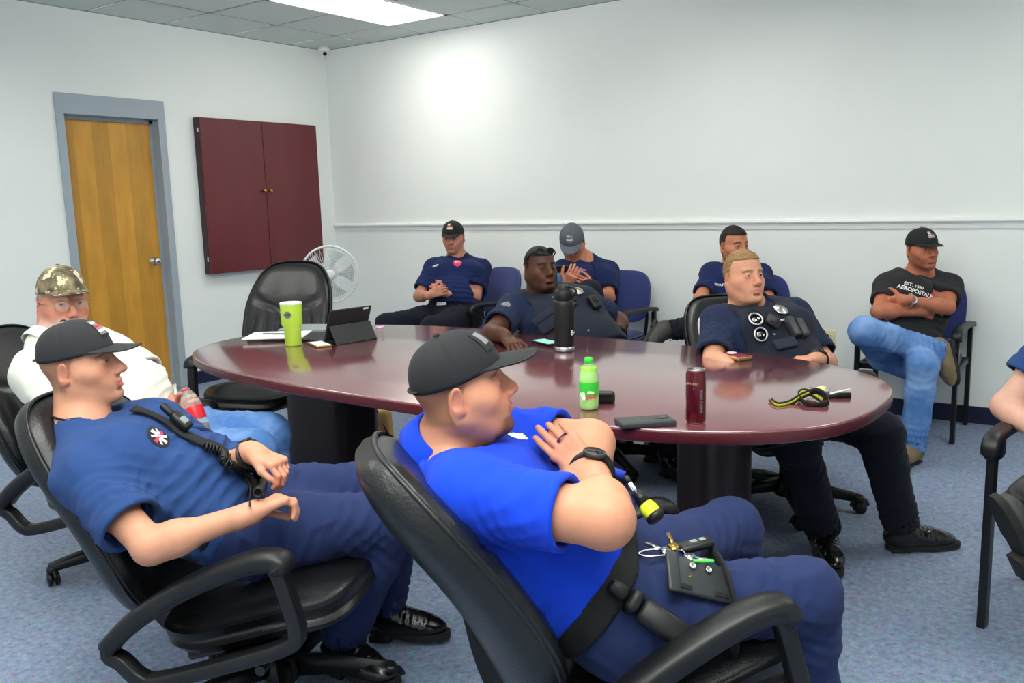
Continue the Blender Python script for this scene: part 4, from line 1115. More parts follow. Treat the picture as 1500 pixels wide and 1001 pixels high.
# ---- man at the right edge
fc=fdir(-130,0); hs=1.0
SPEC['edge']=(dict(H=A(6.22,-2.50,1.20),N=A(6.20,-2.44,1.04),P=A(6.13,-2.60,.54),SR=at(1545,490,3.05),SL=A(6.38,-2.50,.98),
 ER=at(1466,603,2.82),WR=at(1545,650,2.66),DR=RX,nR=-A(0,0,1),
 EL=A(6.45,-2.7,.72),WL=A(6.25,-2.85,.66),DL=A(-1,-.3,0),nL=A(0,0,-1),
 KR=at(1560,742,2.50),AR=at(1600,930,2.60),FR=A(-.2,-1,0),KL=A(6.4,-3.0,.6),AL=at(1515,808,2.42),FL=nrm(-RX*.48+UPV*.85-FWD*.15),UL=RX*.85+UPV*.5),
 dict(face=fc,hs=hs,fat=.2,arm=1.0))
JNT={}
JNT['polo']=dict(H=(4.9265,-4.3181,0.9853),N=(4.8491,-4.3150,0.8195),P=(5.2037,-4.1230,0.4887),SR=(5.0424,-4.4452,0.7982),SL=(4.8198,-4.0875,0.8110),ER=(5.3470,-4.4084,0.7951),EL=(5.1191,-4.0703,0.8313),WR=(5.1951,-4.2003,0.8100),WL=(5.2123,-4.3051,0.7707),KR=(5.5850,-3.9075,0.5021),KL=(5.2931,-3.6135,0.5028),AR=(5.5659,-3.7768,0.0852),AL=(5.3295,-3.4881,0.0853))
JNT['young']=dict(H=(3.7578,-4.5579,0.9773),N=(3.7921,-4.5898,0.7975),P=(4.1026,-4.2989,0.5191),SR=(3.9561,-4.6749,0.7215),SL=(3.7397,-4.3766,0.7589),ER=(4.2129,-4.6686,0.5876),EL=(4.0078,-4.3541,0.6564),WR=(4.3612,-4.4755,0.6417),WL=(4.2380,-4.3583,0.7514),KR=(4.4118,-4.0175,0.4854),KL=(4.2852,-3.8578,0.5205),AR=(4.2686,-4.1221,0.1013),AL=(4.2312,-3.8902,0.1014))
JNT['old']=dict(H=(2.8038,-4.0915,1.0614),N=(2.8093,-4.1593,0.9055),P=(3.0688,-3.9506,0.5314),SR=(2.9725,-4.2928,0.8364),SL=(2.7441,-3.9407,0.8564),ER=(3.1590,-4.2464,0.6142),EL=(2.9970,-3.8620,0.7334),WR=(3.3442,-4.0763,0.6357),WL=(3.2222,-3.9282,0.6442),KR=(3.4804,-3.7856,0.4854),KL=(3.3715,-3.6284,0.5045),AR=(3.5210,-3.9031,0.0848),AL=(3.3627,-3.6280,0.0849))
JNT['clasp']=dict(H=(1.7858,-0.4442,1.1321),N=(1.8044,-0.4125,0.9662),P=(1.9504,-0.6548,0.5518),SR=(1.6699,-0.5649,0.9022),SL=(1.9638,-0.3251,0.8858),ER=(1.6918,-0.7728,0.7018),EL=(2.0529,-0.5243,0.6942),WR=(1.9107,-0.8887,0.7346),WL=(1.9316,-0.7412,0.7305),KR=(1.5944,-1.0419,0.5137),KL=(2.0269,-1.0250,0.5124),AR=(1.6266,-1.0630,0.0889),AL=(2.0350,-1.0425,0.0879))
JNT['grey']=dict(H=(2.9658,-0.5916,1.1128),N=(3.0147,-0.5030,0.9721),P=(3.1545,-0.6336,0.5282),SR=(2.9174,-0.6514,0.9155),SL=(3.1363,-0.3823,0.8936),ER=(3.0005,-0.8426,0.7288),EL=(3.2500,-0.5865,0.7375),WR=(3.1540,-0.9788,0.8567),WL=(3.2534,-0.8154,0.8170),KR=(3.2810,-1.0793,0.4934),KL=(3.2605,-0.8688,0.8033),AR=(3.2705,-1.0756,0.0855),AL=(2.9286,-0.7999,0.5792))
JNT['sun']=dict(H=(3.6480,-2.0404,1.0553),N=(3.6280,-1.9852,0.9047),P=(3.9794,-2.0152,0.5364),SR=(3.5617,-2.1663,0.8531),SL=(3.7620,-1.8015,0.8622),ER=(3.6177,-2.4405,0.7671),EL=(3.8428,-1.5512,0.7304),WR=(3.8117,-2.5999,0.7962),WL=(3.9569,-1.7747,0.6820),KR=(4.3264,-1.8817,0.5317),KL=(4.2353,-1.5592,0.4944),AR=(4.3068,-1.8783,0.1013),AL=(4.1265,-1.6904,0.1004))
JNT['back']=dict(H=(4.0953,-0.4892,1.0840),N=(4.0755,-0.3970,0.9479),P=(4.2007,-0.6281,0.5406),SR=(3.9809,-0.5637,0.9113),SL=(4.1957,-0.2775,0.8896),ER=(4.0069,-0.8104,0.7817),EL=(4.3277,-0.4689,0.7316),WR=(4.1672,-0.9870,0.7414),WL=(4.3141,-0.7096,0.7043),KR=(4.2548,-1.0917,0.4921),KL=(4.2975,-0.9412,0.6868),AR=(4.2776,-1.1203,0.0857),AL=(3.9690,-1.1821,0.6366))
JNT['fair']=dict(H=(4.7476,-2.0718,1.0405),N=(4.7516,-1.9973,0.8945),P=(5.0251,-2.1605,0.5101),SR=(4.6730,-2.1861,0.8435),SL=(4.8969,-1.8309,0.8534),ER=(4.7599,-2.4347,0.7247),EL=(5.0817,-1.9502,0.6670),WR=(4.9603,-2.5823,0.7089),WL=(5.1066,-2.1918,0.7248),KR=(5.1622,-2.6281,0.4868),KL=(5.4050,-2.3595,0.4904),AR=(5.2401,-2.4882,0.0994),AL=(5.4815,-2.2657,0.0894))
JNT['jeans']=dict(H=(5.1760,-0.4241,1.0730),N=(5.1608,-0.3679,0.9234),P=(5.1402,-0.6385,0.5067),SR=(5.0204,-0.5219,0.8683),SL=(5.3062,-0.2717,0.8535),ER=(5.0413,-0.7888,0.7579),EL=(5.3409,-0.5464,0.7681),WR=(5.2266,-0.6217,0.7485),WL=(5.1587,-0.7116,0.8155),KR=(5.0420,-1.0898,0.6872),KL=(5.3107,-1.0082,0.5141),AR=(5.3408,-0.8221,0.5648),AL=(5.2909,-1.0359,0.0918))
JNT['edge']=dict(H=(6.2200,-2.4998,1.1998),N=(6.1936,-2.5018,1.0363),P=(6.1465,-2.5854,0.5456),SR=(5.9861,-2.4896,0.9310),SL=(6.3633,-2.5454,0.9848),ER=(5.8376,-2.5802,0.6933),EL=(6.4471,-2.6541,0.7254),WR=(5.9924,-2.7669,0.6328),WL=(6.2537,-2.7924,0.6464),KR=(6.0412,-2.9911,0.4916),KL=(6.3843,-3.0049,0.5941),AR=(6.1203,-2.8980,0.0870),AL=(6.0110,-3.0964,0.4186))
# ================================================================ the people in the room
def make(key,label,**kw):
    J,o=SPEC[key]; J=dict(J); J.update({k:A(*v) for k,v in JNT[key].items()}); o=dict(o); o.update(kw)
    for q in 'RL':
        pass
    return Person(key,label,J,o)
def cloth(name,rgb,rough=.88,sheen=.03,noise=.06,b=.25,sc=900): return mat(name,rgb,rough,sheen=sheen,noise=noise,nscale=14,bump=b,bscale=sc,spec=.25)
M_polo=cloth('royal_blue_pique',(14,62,205)); M_navyT=cloth('navy_cotton',(38,66,118)); M_navyD=cloth('dark_navy_cotton',(22,36,82))
M_trn=cloth('navy_uniform_trousers',(34,46,88)); M_trb=cloth('black_navy_trousers',(18,22,36)); M_unif=cloth('navy_uniform_shirt',(24,36,66)); M_vest=cloth('dark_vest_fabric',(24,29,44),.75)
M_whsh=cloth('white_shirt_fabric',(236,236,222)); M_grayT=cloth('charcoal_tee',(42,42,46))
M_jean=mat('blue_denim',(80,122,184),.9,rgb2=(128,162,212),nscale=7,bump=.3,bscale=900,spec=.2,noise=.1)
M_jeand=mat('dark_denim',(40,64,112),.9,noise=.15,nscale=10,bump=.3,bscale=900)
M_capb=cloth('black_cap_twill',(36,37,39),.8); M_capd=cloth('dark_grey_cap_twill',(44,45,48),.8); M_capg=cloth('grey_cap_twill',(92,96,106),.85)
M_camo=mat('camouflage_twill',(150,136,104),.85,rgb2=(74,70,52),nscale=17,bump=.2,bscale=800)
def camo():
    nt=M_camo.node_tree; N=nt.nodes; L=nt.links; b=N['Principled BSDF']; old=b.inputs['Base Color'].links[0].from_socket
    tc=N.new('ShaderNodeTexCoord'); n=N.new('ShaderNodeTexNoise'); n.inputs['Scale'].default_value=26; n.inputs['Detail'].default_value=3; L.new(tc.outputs['Object'],n.inputs['Vector'])
    r=N.new('ShaderNodeValToRGB'); r.color_ramp.interpolation='CONSTANT'; r.color_ramp.elements[0].color=(0,0,0,1); r.color_ramp.elements[1].color=(1,1,1,1); r.color_ramp.elements[1].position=.57; L.new(n.outputs['Fac'],r.inputs['Fac'])
    mx=N.new('ShaderNodeMix'); mx.data_type='RGBA'; L.new(r.outputs[0],mx.inputs['Factor']); L.new(old,mx.inputs['A']); mx.inputs['B'].default_value=(*lin((214,200,168)),1); L.new(mx.outputs['Result'],b.inputs['Base Color'])
camo()
M_boot=mat('black_boot_leather',(14,14,16),.22,bump=.1,bscale=300,coat=.3); M_shoeb=mat('tan_shoe_suede',(120,104,78),.85,noise=.15,nscale=20); M_shoek=mat('worn_dark_leather',(58,58,56),.6,noise=.15,nscale=20); M_sole=mat('dark_rubber_sole',(26,25,24),.7)
M_patchw=mat('patch_white',(215,212,205),.8); M_patchr=mat('patch_red',(190,40,60),.8); M_patchd=mat('patch_dark',(30,30,34),.8); M_patchg=mat('patch_grey',(120,120,122),.8); M_patcht=mat('patch_tan',(170,140,100),.8)
M_silver=mat('silver_badge',(205,205,208),.3,1.)
def hairmat(n,c): return mat(n,c,.6,noise=.35,nscale=120,bump=.7,bscale=260,stretch=(1,1,1),spec=.35)
FLAGM=[M_patchd,M_patchg,M_patchw,M_patchr]
def flagf(x,y): 
    if x<.06 or x>.94 or y<.08 or y>.92: return 0
    if x<.42 and y>.5: return 0
    return 3 if .42<y<.58 else (1 if int(y*9)%2 else 2)
# ---- blue polo
p=make('polo','man in a royal blue polo and black cap, arms crossed, reclining in front',skin=(202,139,109),haircol=(92,66,44),beardcol=(58,40,28),goatee=.95,stubble=.14,patchoff=.35,fade=.55,hairline=.05,
  handR=dict(fc=[(.25,.25,.15),(.22,.25,.15),(.25,.3,.2),(.3,.35,.2)],spread=.05,thumb=(.4,.8,.2)),handL=dict(curl=(.6,.5,.3)),handLfine=False,bh=.008,hh=.0032,handh=.0026,sh=.0062,th=.008,neckline=.06,closed=.012)
p.body(); p.collar(M_polo,r=.076,h=.046,lift=.03); p.shirt(M_polo,g=.012,sleeve=.74,hem=.092,amp=.0045,sl_r=.058,sl_flare=.006,neck=.074,name='polo_shirt',seed=11)
p.trousers(M_trn,knee=.078,rk=.07,g=.002); p.shoe('R',M_boot,M_sole,.05,'boot'); p.shoe('L',M_boot,M_sole,.05,'boot')
p.cap(M_capb,tilt=.13,dz=.0,brimL=.088,patch=(.062,.05,([M_patchd,M_patchg],lambda x,y:0 if (x<.1 or x>.9 or y<.12 or y>.88) else (1 if abs(x-.5)<.2 and abs(y-.5)<.28 else 0))),size=1.0)
POLO=p
# ---- young man
p=make('young','young man in dark cap and navy T-shirt, leaning back with a radio strap',skin=(201,142,114),haircol=(110,84,58),fade=.5,hairline=.05,lips=(196,96,104),
  handR=dict(fc=[(.55,.9,.5),(.6,1.0,.5),(.65,1.0,.5),(.7,1.0,.5)],thumb=(.7,.3,.6)),handL=dict(fc=[(.55,.95,.5),(.6,1.0,.5),(.65,1.0,.5),(.7,1.0,.5)],thumb=(.85,.35,.35),spread=.03,sc=.94),bh=.008,hh=.0032,handh=.0028,sh=.0062,th=.008)
p.body(); p.shirt(M_navyT,g=.012,sleeve=.72,hem=.03,amp=.007,sl_r=.066,sl_flare=.022,neck=.068,name='t_shirt',seed=5)
p.trousers(M_trn,knee=.084,rk=.07); p.shoe('R',M_boot,M_sole,.06,'boot'); p.shoe('L',M_boot,M_sole,.06,'boot')
p.cap(M_capd,tilt=.03,dz=.004,brimL=.080,patch=(.07,.055,(FLAGM,flagf)))
YOUNG=p
# ---- older man
p=make('old','older man in a camouflage cap, eyeglasses and white shirt, holding a cola bottle',skin=(202,136,114),blush=(206,104,96),haircol=(214,208,200),brow=(190,180,170),beardcol=(222,214,206),stubble=.35,fade=.75,lips=(200,120,118),
  handR=dict(fc=[(.4,.5,.3)]*4,thumb=(.6,.6,.3)),handL=dict(fc=[(.85,.75,.5),(.85,.8,.5),(.9,.8,.5),(.95,.8,.5)],thumb=(.5,.6,.7)),bh=.009,hh=.0036,handh=.003,sh=.007,th=.009)
p.body(); p.collar(M_whsh,r=.076,h=.036,lift=.012); p.shirt(M_whsh,g=.018,sleeve=.86,hem=.0,amp=.005,sl_r=.074,sl_flare=.012,neck=.074,name='shirt',seed=21)
p.trousers(M_jean,knee=.088,rk=.075,g=.004); p.shoe('R',M_shoek,M_sole); p.shoe('L',M_shoek,M_sole)
p.cap(M_camo,tilt=.10,dz=.010,brimL=.066)
OLD=p
# ---- clasped hands
p=make('clasp','man in a dark cap and navy T-shirt by the wall, hands clasped in his lap',skin=(197,136,114),haircol=(100,80,66),stubble=.2,
  handR=dict(curl=(.7,.7,.4)),handL=dict(curl=(.7,.7,.4)),bh=.011,hh=.005,handh=.0042,sh=.009,th=.011)
p.body(); p.shirt(M_navyD,sleeve=.78,hem=.05,sl_r=.062,sl_flare=.014,name='t_shirt',seed=7)
p.trousers(M_trb,knee=.085); p.shoe('R',M_boot,M_sole,.03,'boot'); p.shoe('L',M_boot,M_sole,.03,'boot')
p.cap(M_capb,tilt=-.02,brimL=.06,patch=(.06,.05,([M_patchd,M_patcht,M_patchw,M_patchr],flagf)))
CLASP=p
# ---- grey cap
p=make('grey','man in a grey cap and navy T-shirt by the wall, looking down at his phone',skin=(194,127,100),haircol=(90,66,50),stubble=.35,
  handR=dict(curl=(.6,.5,.3)),handL=dict(curl=(.4,.5,.3)),bh=.011,hh=.005,handh=.0042,sh=.009,th=.011)
p.body(); p.shirt(M_navyD,sleeve=.78,hem=.05,sl_r=.060,sl_flare=.012,name='t_shirt',seed=8)
p.trousers(M_trb,knee=.08); p.shoe('R',M_boot,M_sole,.05,'boot'); p.shoe('L',M_boot,M_sole,.05,'boot')
p.cap(M_capg,tilt=-.04,brimL=.068,patch=(.06,.045,([M_patchg,M_capg,M_patchw,M_patchg],flagf)))
GREY=p
# ---- officer with sunglasses
p=make('sun','officer in a dark vest with sunglasses on his head, hand on table',skin=(81,49,36),blush=(110,60,46),lips=(128,72,66),haircol=(20,16,15),brow=(18,14,13),fade=.8,hairline=.07,stubble=.15,
  handR=dict(fc=[(.25,.2,.15),(.25,.2,.15),(.28,.25,.15),(.3,.3,.2)],spread=.10,thumb=(.5,.8,.1)),handL=dict(fc=[(.5,.6,.3)]*4,thumb=(.7,.5,.3)),bh=.009,hh=.004,handh=.0034,sh=.0075,th=.010)
p.body(); p.collar(M_unif,r=.076,h=.036,lift=.012); p.shirt(M_unif,g=.012,sleeve=.68,hem=.02,sl_r=.062,sl_flare=.012,neck=.078,name='uniform_shirt',seed=31)
p.vest(M_vest,g=.026); p.trousers(M_trb,knee=.09,g=.004); p.shoe('R',M_boot,M_sole,.10,'boot'); p.shoe('L',M_boot,M_sole,.10,'boot')
p.hair(hairmat('black_short_hair',(16,14,14)),thick=.004,front=.070,top=.004,amp=.001)
SUN=p
# ---- man behind
p=make('back','dark-haired man in a navy T-shirt by the wall, behind the fair-haired officer',skin=(190,124,95),haircol=(38,28,24),stubble=.15,hairline=.074,
  bh=.011,hh=.005,handh=.005,sh=.009,th=.011)
p.body(); p.shirt(M_navyD,sleeve=.76,hem=.05,sl_r=.060,sl_flare=.012,name='t_shirt',seed=9)
p.trousers(M_trb,knee=.08); p.shoe('R',M_shoek,M_sole,.04,'boot'); p.shoe('L',M_shoek,M_sole,.14,'boot')
p.hair(hairmat('dark_brown_hair',(34,26,22)),thick=.006,front=.074,top=.012,amp=.002)
BACK=p
# ---- fair haired officer
p=make('fair','fair-haired officer in a dark vest with handcuffs and a badge, reclining at the table',skin=(210,151,122),blush=(224,120,104),lips=(200,106,104),haircol=(128,98,64),brow=(120,88,60),fade=.6,hairline=.082,
  handR=dict(curl=(.2,.3,.2)),handL=dict(fc=[(.2,.3,.2),(.22,.3,.2),(.25,.3,.2),(.3,.3,.2)],thumb=(.7,.5,.2)),bh=.009,hh=.0036,handh=.0034,sh=.0072,th=.009)
p.body(); p.collar(M_unif,r=.076,h=.036,lift=.012); p.shirt(M_unif,g=.012,sleeve=.84,hem=.02,sl_r=.062,sl_flare=.012,neck=.074,name='uniform_shirt',seed=41)
p.vest(M_vest,g=.024); p.trousers(M_trb,knee=.082,rk=.068,g=.002); p.shoe('R',M_boot,M_sole,.10,'boot',L=.29); p.shoe('L',M_boot,M_sole,.10,'boot',L=.29)
p.hair(hairmat('light_brown_hair',(150,118,80)),thick=.006,front=.082,top=.010,amp=.003)
FAIR=p
# ---- jeans
p=make('jeans','man in a black cap, charcoal T-shirt and blue jeans by the wall, arms crossed',skin=(183,113,86),haircol=(52,38,30),stubble=.35,
  handR=dict(curl=(.3,.4,.3)),handL=dict(curl=(.3,.4,.3)),bh=.010,hh=.0042,handh=.0038,sh=.008,th=.009)
p.body(); p.shirt(M_grayT,sleeve=.62,hem=.045,sl_r=.060,sl_flare=.012,name='t_shirt',vneck=.05,seed=10)
p.trousers(M_jean,knee=.078,rk=.066,cuff=-.03); p.shoe('R',M_shoeb,M_sole,.01,L=.24); p.shoe('L',M_shoeb,M_sole,.0)
p.cap(M_capb,tilt=-.02,brimL=.062,patch=(.05,.04,([M_patchd,M_patchw,M_patcht,M_patchg],flagf)))
JEANS=p
# ---- right edge
p=make('edge','man in navy T-shirt cut off by the right edge, forearm and shoe visible',skin=(211,161,141),haircol=(60,46,36),bh=.009,hh=.006,handRfine=False,handLfine=False,sh=.009,th=.010)
p.body(); p.shirt(M_navyT,sleeve=.62,hem=.05,sl_r=.068,sl_flare=.018,name='t_shirt',seed=12)
p.trousers(M_jeand,knee=.078,rk=.066); p.shoe('R',M_shoek,M_sole,.03,'boot'); p.shoe('L',M_shoek,M_sole,.03,'boot')
p.hair(hairmat('dark_brown_hair',(34,26,22)),thick=.008,front=.066,top=.012,amp=.002,h=.006)
EDGE=p
# ================================================================ attachments on the people
def sfc(p,*names):
    return Surf(*[o for o in p.root.children if o.name.split('.')[0] in names])
def decal(p,sf,u,v,me,m,name,parent=None,up=None,off=.0018,rot=0.,world=None):
    o,n=sf.px(u,v)
    if o is None: print('MISS',name,u,v); return None
    up=p.u if up is None else up; y=nrm(up-n*np.dot(up,n)); x=np.cross(y,n)
    if rot: x,y=x*math.cos(rot)+y*math.sin(rot),y*math.cos(rot)-x*math.sin(rot)
    sf.drape(me,o,x,y,off,.05); 
    par=parent or p.root
    return link(name,me,m,par,world=True)
def stand(p,sf,u,v,up=None,rot=0.):
    """a frame sitting on the surface at that spot: matrix with z = outwards"""
    o,n=sf.px(u,v)
    if o is None: print('MISS stand',u,v); o=at(u,v,p.J['P']@np.zeros(3)+2); n=-FWD
    up=p.u if up is None else up; y=nrm(up-n*np.dot(up,n)); x=np.cross(y,n)
    if rot: x,y=x*math.cos(rot)+y*math.sin(rot),y*math.cos(rot)-x*math.sin(rot)
    return basis(o,x,y,n)
def att(p,name,me,m,M,parent=None):
    me.transform(M); return link(name,me,m,parent or p.root,world=True)
def bxs(L):
    bm=bmesh.new()
    for c,s,b in L: addbox(bm,c,s,None,b)
    return bmesh_me(bm)
M_pock=mat('pocket_fabric',(33,39,56),.85,bump=.3,bscale=700); M_olive=mat('olive_yellow',(176,178,44),.6,noise=.2,nscale=80); M_yel=mat('hi_vis_yellow',(226,232,30),.45); M_ringb=mat('blue_silicone',(20,40,110),.5); M_red=mat('lanyard_red',(205,50,80),.7); M_lblue=mat('lanyard_blue',(50,70,190),.7)
M_green=mat('green_plastic',(70,200,70),.4); M_web=mat('black_webbing',(14,14,15),.75,bump=.4,bscale=700); M_holst=mat('grey_black_polymer',(52,54,56),.42); M_textw=mat('print_white',(235,235,232),.7); M_pinkp=mat('print_red_pink',(214,58,96),.7); M_textr=mat('print_red',(205,45,50),.7)
M_gold=mat('gold_frame',(190,160,110),.3,1.)
def coil(pts,R_=.008,r=.0022,pitch=.0052,n=8):
    C_=catmull(pts,14); L=[0]
    for i in range(1,len(C_)): L.append(L[-1]+np.linalg.norm(C_[i]-C_[i-1]))
    tot=L[-1]; turns=tot/pitch; N_=int(turns*9); out=[]; px=None
    for k in range(N_+1):
        s=k/N_*tot; i=min(np.searchsorted(L,s),len(C_)-1); i=max(1,i); t=(s-L[i-1])/max(L[i]-L[i-1],1e-9); c=C_[i-1]+(C_[i]-C_[i-1])*t; d=C_[i]-C_[i-1]
        if px is None: x,y,z=frame_of(d)
        else: z=nrm(d); x=nrm(px-z*(px@z)); y=np.cross(z,x)
        px=x; a=2*PI*s/pitch; out.append(c+(x*math.cos(a)+y*math.sin(a))*R_)
    return tubeme(out,r,5)
def strap(sf,pxs,w,th,lift=.004,n=6):
    """webbing laid over a surface through the given sight points"""
    P=[];Nn=[]
    for u,v in pxs:
        o,nn=sf.px(u,v)
        if o is None: continue
        P.append(o+nn*lift); Nn.append(nn)
    C_=catmull(P,n); M_=catmull(Nn,n); bm=bmesh.new(); rings=[]
    for i,c in enumerate(C_):
        t=nrm(C_[min(i+1,len(C_)-1)]-C_[max(i-1,0)]); nn=nrm(M_[i]-t*(M_[i]@t)); x=np.cross(t,nn)
        rings.append([bm.verts.new(tuple(c+x*a*w/2+nn*b*th)) for a,b in((-1,0),(1,0),(1,1),(-1,1))])
    for i in range(len(rings)-1):
        for j in range(4): bm.faces.new((rings[i][j],rings[i][(j+1)%4],rings[i+1][(j+1)%4],rings[i+1][j]))
    bm.faces.new(rings[0][::-1]); bm.faces.new(rings[-1]); return bmesh_me(bm)
# ---- polo man
p=POLO; sf=sfc(p,'polo_shirt','body','trousers')
p.watch('R',M_black,fd=-FWD*.9+UPV*.45+RX*.1,fr=.0245,mf=M_holst,d=.008)
t4=p.J['WR']+nrm(p.J['DR'])*.10+np.cross(nrm(p.J['DR']),nrm(p.J['nR']))*(-.010)*1
p.band('ring',t4,p.J['DR'],.0115,.006,.002,M_ringb)
# belt, holster and thigh rig
def belt(p,m,r0,z=.105,w=.045,fat=None,name='belt',g=.016):
    f=Field(); fa=p.o.get('fat',0.); u=p.u; P=p.J['P']
    f.slab(P-u*.03,P+u*.115,p.r,.088+.02*fa,.078+.03*fa,.104+.02*fa+r0,.100+.026*fa+r0,.04); f.cut(P+u*z,u,.3); f.cut(P+u*(z-w),-u,.3)
    V,F=f.mesh(.008); V=relax(V,F,1,.4); return link(name,fmesh(V,F),m,p.root,world=True)
bl=belt(p,M_web,.012,z=.106,w=.075)
sf2=sfc(p,'trousers','belt')
M=stand(p,sf2,1022,852,up=nrm(p.J['P']-p.J['KR']),rot=0)
h=att(p,'thigh_holster',bxs([((0,0,.010),(.085,.155,.014),.006),((.0,.07,.016),(.095,.03,.012),.005)]),M_holst,M)
for dy in (-.018,.022): att(p,'rivet',latheme([(0,.02),(.008,.02),(.008,.023),(.0045,.023),(.0045,.0185),(0,.0185)],16,Matrix.Translation((.022,dy,0))),M_chrome,M,h)
att(p,'slot',bxs([((-.03,.045,.018),(.012,.035,.003),.001)]),M_web,M,h); att(p,'slot',bxs([((-.03,-.045,.018),(.012,.035,.003),.001)]),M_web,M,h)
a=p.hip('R'); k=p.J['KR']; ax=nrm(k-a)
p.band('thigh_strap',a+ax*.235,ax,.1085,.045,.004,M_web)
M=stand(p,sf2,950,905,up=nrm(p.u)); 
hh=att(p,'holster',bxs([((0,-.03,.022),(.055,.12,.040),.014),((0,.045,.026),(.05,.03,.052),.010)]),M_black,M)
att(p,'pistol_grip',bxs([((.0,.085,.03),(.03,.045,.05),.010)]),M_black,M,hh)
# keys on the lap
kr=empty('key_ring',tuple(sf2.px(992,822)[0]),0,'bunch of keys with a black car fob on the blue polo man\'s thigh','keys')
o,n=sf2.px(992,822); x=nrm(RX-n*(RX@n)); y=np.cross(n,x); B=basis(o+n*.014,x*1.35,y*1.35,n*1.35)
def kadd(name,me,m,M=B): me.transform(M); return link(name,me,m,kr,world=True)
kadd('ring',tubeme([A(.014*math.cos(t),.014*math.sin(t),.003*math.sin(2*t)) for t in [2*PI*i/24 for i in range(24)]],.0014,6,closed=True),M_chrome)
kadd('fob',bxs([((.042,.018,.0),(.062,.030,.014),.006)]),M_black,B@Matrix.Rotation(.25,4,'Z'))
kadd('fob_button',bxs([((.040,.018,.0075),(.012,.010,.003),.001),((.056,.018,.0075),(.010,.010,.003),.001)]),M_grid,B@Matrix.Rotation(.25,4,'Z'))
def keyme(a): 
    bm=bmesh.new(); R3=Matrix.Rotation(a,3,'Z'); addlathe(bm,[(0,0),(.010,0),(.010,.002),(0,.002)],16,Matrix.Rotation(a,4,'Z')@Matrix.Translation((.022,0,0))); addbox(bm,R3@Vector((.044,0,.001)),(.034,.007,.002),R3); return bmesh_me(bm)
for a_,m_ in ((-.5,M_chrome),(-1.4,M_brass),(2.4,M_chrome),(1.6,M_brass)): kadd('key',keyme(a_),m_,B@Matrix.Rotation(.2,4,'X'))
kadd('green_tag',bxs([((.04,-.022,.001),(.045,.006,.004),.001)]),M_green,B@Matrix.Rotation(-.3,4,'Z'))
kadd('carabiner',tubeme(catmull([(-.012,.012,0),(-.03,.022,.004),(-.055,.016,.006),(-.06,.004,.006),(-.04,-.002,.004),(-.012,.004,0)],6,closed=True),.0022,6,closed=True),M_chrome)
# lanyard over the belly with a yellow grip
P0,_=sf.px(905,700); P0=P0 if P0 is not None else p.J['WR']
a0=at(893,688,2.0); a1=at(915,697,1.99); a2=at(936,728,1.97); a3=at(950,745,1.955)
ln=empty('lanyard',tuple(a1),0,'lanyard with white buckle and yellow grip at the blue polo man\'s waist','lanyard')
def ladd(name,me,m): return link(name,me,m,ln,world=True)
x,y,z=frame_of(a1-a0,FWD); ladd('webbing',tubeme([a0-z*.03,a0,a1],.009,4,ref=FWD,prof=[(-1,-.12),(1,-.12),(1,.12),(-1,.12)]),M_lblue)
x,y,z=frame_of(a2-a1,FWD); B=basis((a1*.8+a2*.2),x,y,z); me=bxs([((0,0,0),(.014,.024,.018),.003)]); me.transform(B); ladd('clip',me,M_black)
B=basis((a1*.45+a2*.55),x,y,z); me=bxs([((0,0,0),(.010,.024,.022),.002)]); me.transform(B); ladd('buckle',me,M_white)
ladd('loop',tubeme([(a1*.3+a2*.7)+y*.014*math.cos(t)+z*.016*math.sin(t) for t in [2*PI*i/16 for i in range(16)]],.0018,6,closed=True),M_chrome)
ladd('grip_neck',tubeme([a1*.2+a2*.8,a2*.4+a3*.6],[.013,.016],12),M_black)
ladd('yellow_grip',tubeme(catmull([a2*.5+a3*.5,a3,a3+(a3-a2)*.55],4),[.014,.015,.017,.019,.020,.021,.020,.020,.019],14),M_yel)
ladd('grip_end',tubeme([a3+(a3-a2)*.5,a3+(a3-a2)*.8,a3+(a3-a2)*1.0],[.021,.023,.016],14),M_black)
o,n=sfc(p,'polo_shirt').px(757,652)
if o is not None:
    decal(p,sfc(p,'polo_shirt'),757,640,gridme(.03,.05,6,8,lambda x,y:(x*x+y*y)<1),M_textw,'shirt_emblem')
# ---- young man
p=YOUNG; sf=sfc(p,'t_shirt','trousers','body'); st=sfc(p,'t_shirt')
p.watch('L',M_black,fd=UPV+FWD*-.3,fr=.017,mf=M_black,d=.02,rr=.031)
em=decal(p,st,232,640,discme(.034,.034),M_patchd,'chest_emblem')
if em:
    for rr_,me_ in ((0,gridme(.052,.010,8,2)),(0,gridme(.010,.052,2,8)),(.785,gridme(.05,.007,8,2)),(-.785,gridme(.05,.007,8,2))):
        decal(p,st,232,640,me_,M_pinkp if rr_==0 and me_.vertices[0].co.x<-.02 else M_textw,'emblem_stripe',em,off=.0035,rot=rr_)
sp=link('radio_strap',strap(sf,[(196,604),(215,610),(240,622),(268,640),(296,652),(322,662),(345,680),(362,702),(372,728)],.030,.004,.010),M_web,p.root,world=True)
o0,n0=sf.px(258,628)
if o0 is not None:
    d=nrm(at(285,652,2.2)-at(248,618,2.2)); nn=nrm(n0-d*(n0@d)); B=basis(o0+nn*.032,np.cross(d,nn),d,nn)
    mc=bxs([((0,0,0),(.034,.062,.026),.008),((0,-.05,-.003),(.022,.045,.018),.007)]); mc.transform(B); mc_=link('radio_microphone',mc,M_black,p.root,world=True)
    g=bxs([((0,.004,.013),(.022,.022,.002),.0008)]); g.transform(B); link('grille',g,M_grid,mc_,world=True)
def sp_pts(L,lift): 
    out=[]
    for u,v in L:
        o,n=sf.px(u,v)
        if o is not None: out.append(o+n*lift)
    return out
link('coiled_cord',coil(sp_pts([(292,664),(318,668),(343,676),(360,690),(371,708),(377,735)],.026),.0115,.0032,.0095),M_black,p.root,world=True)
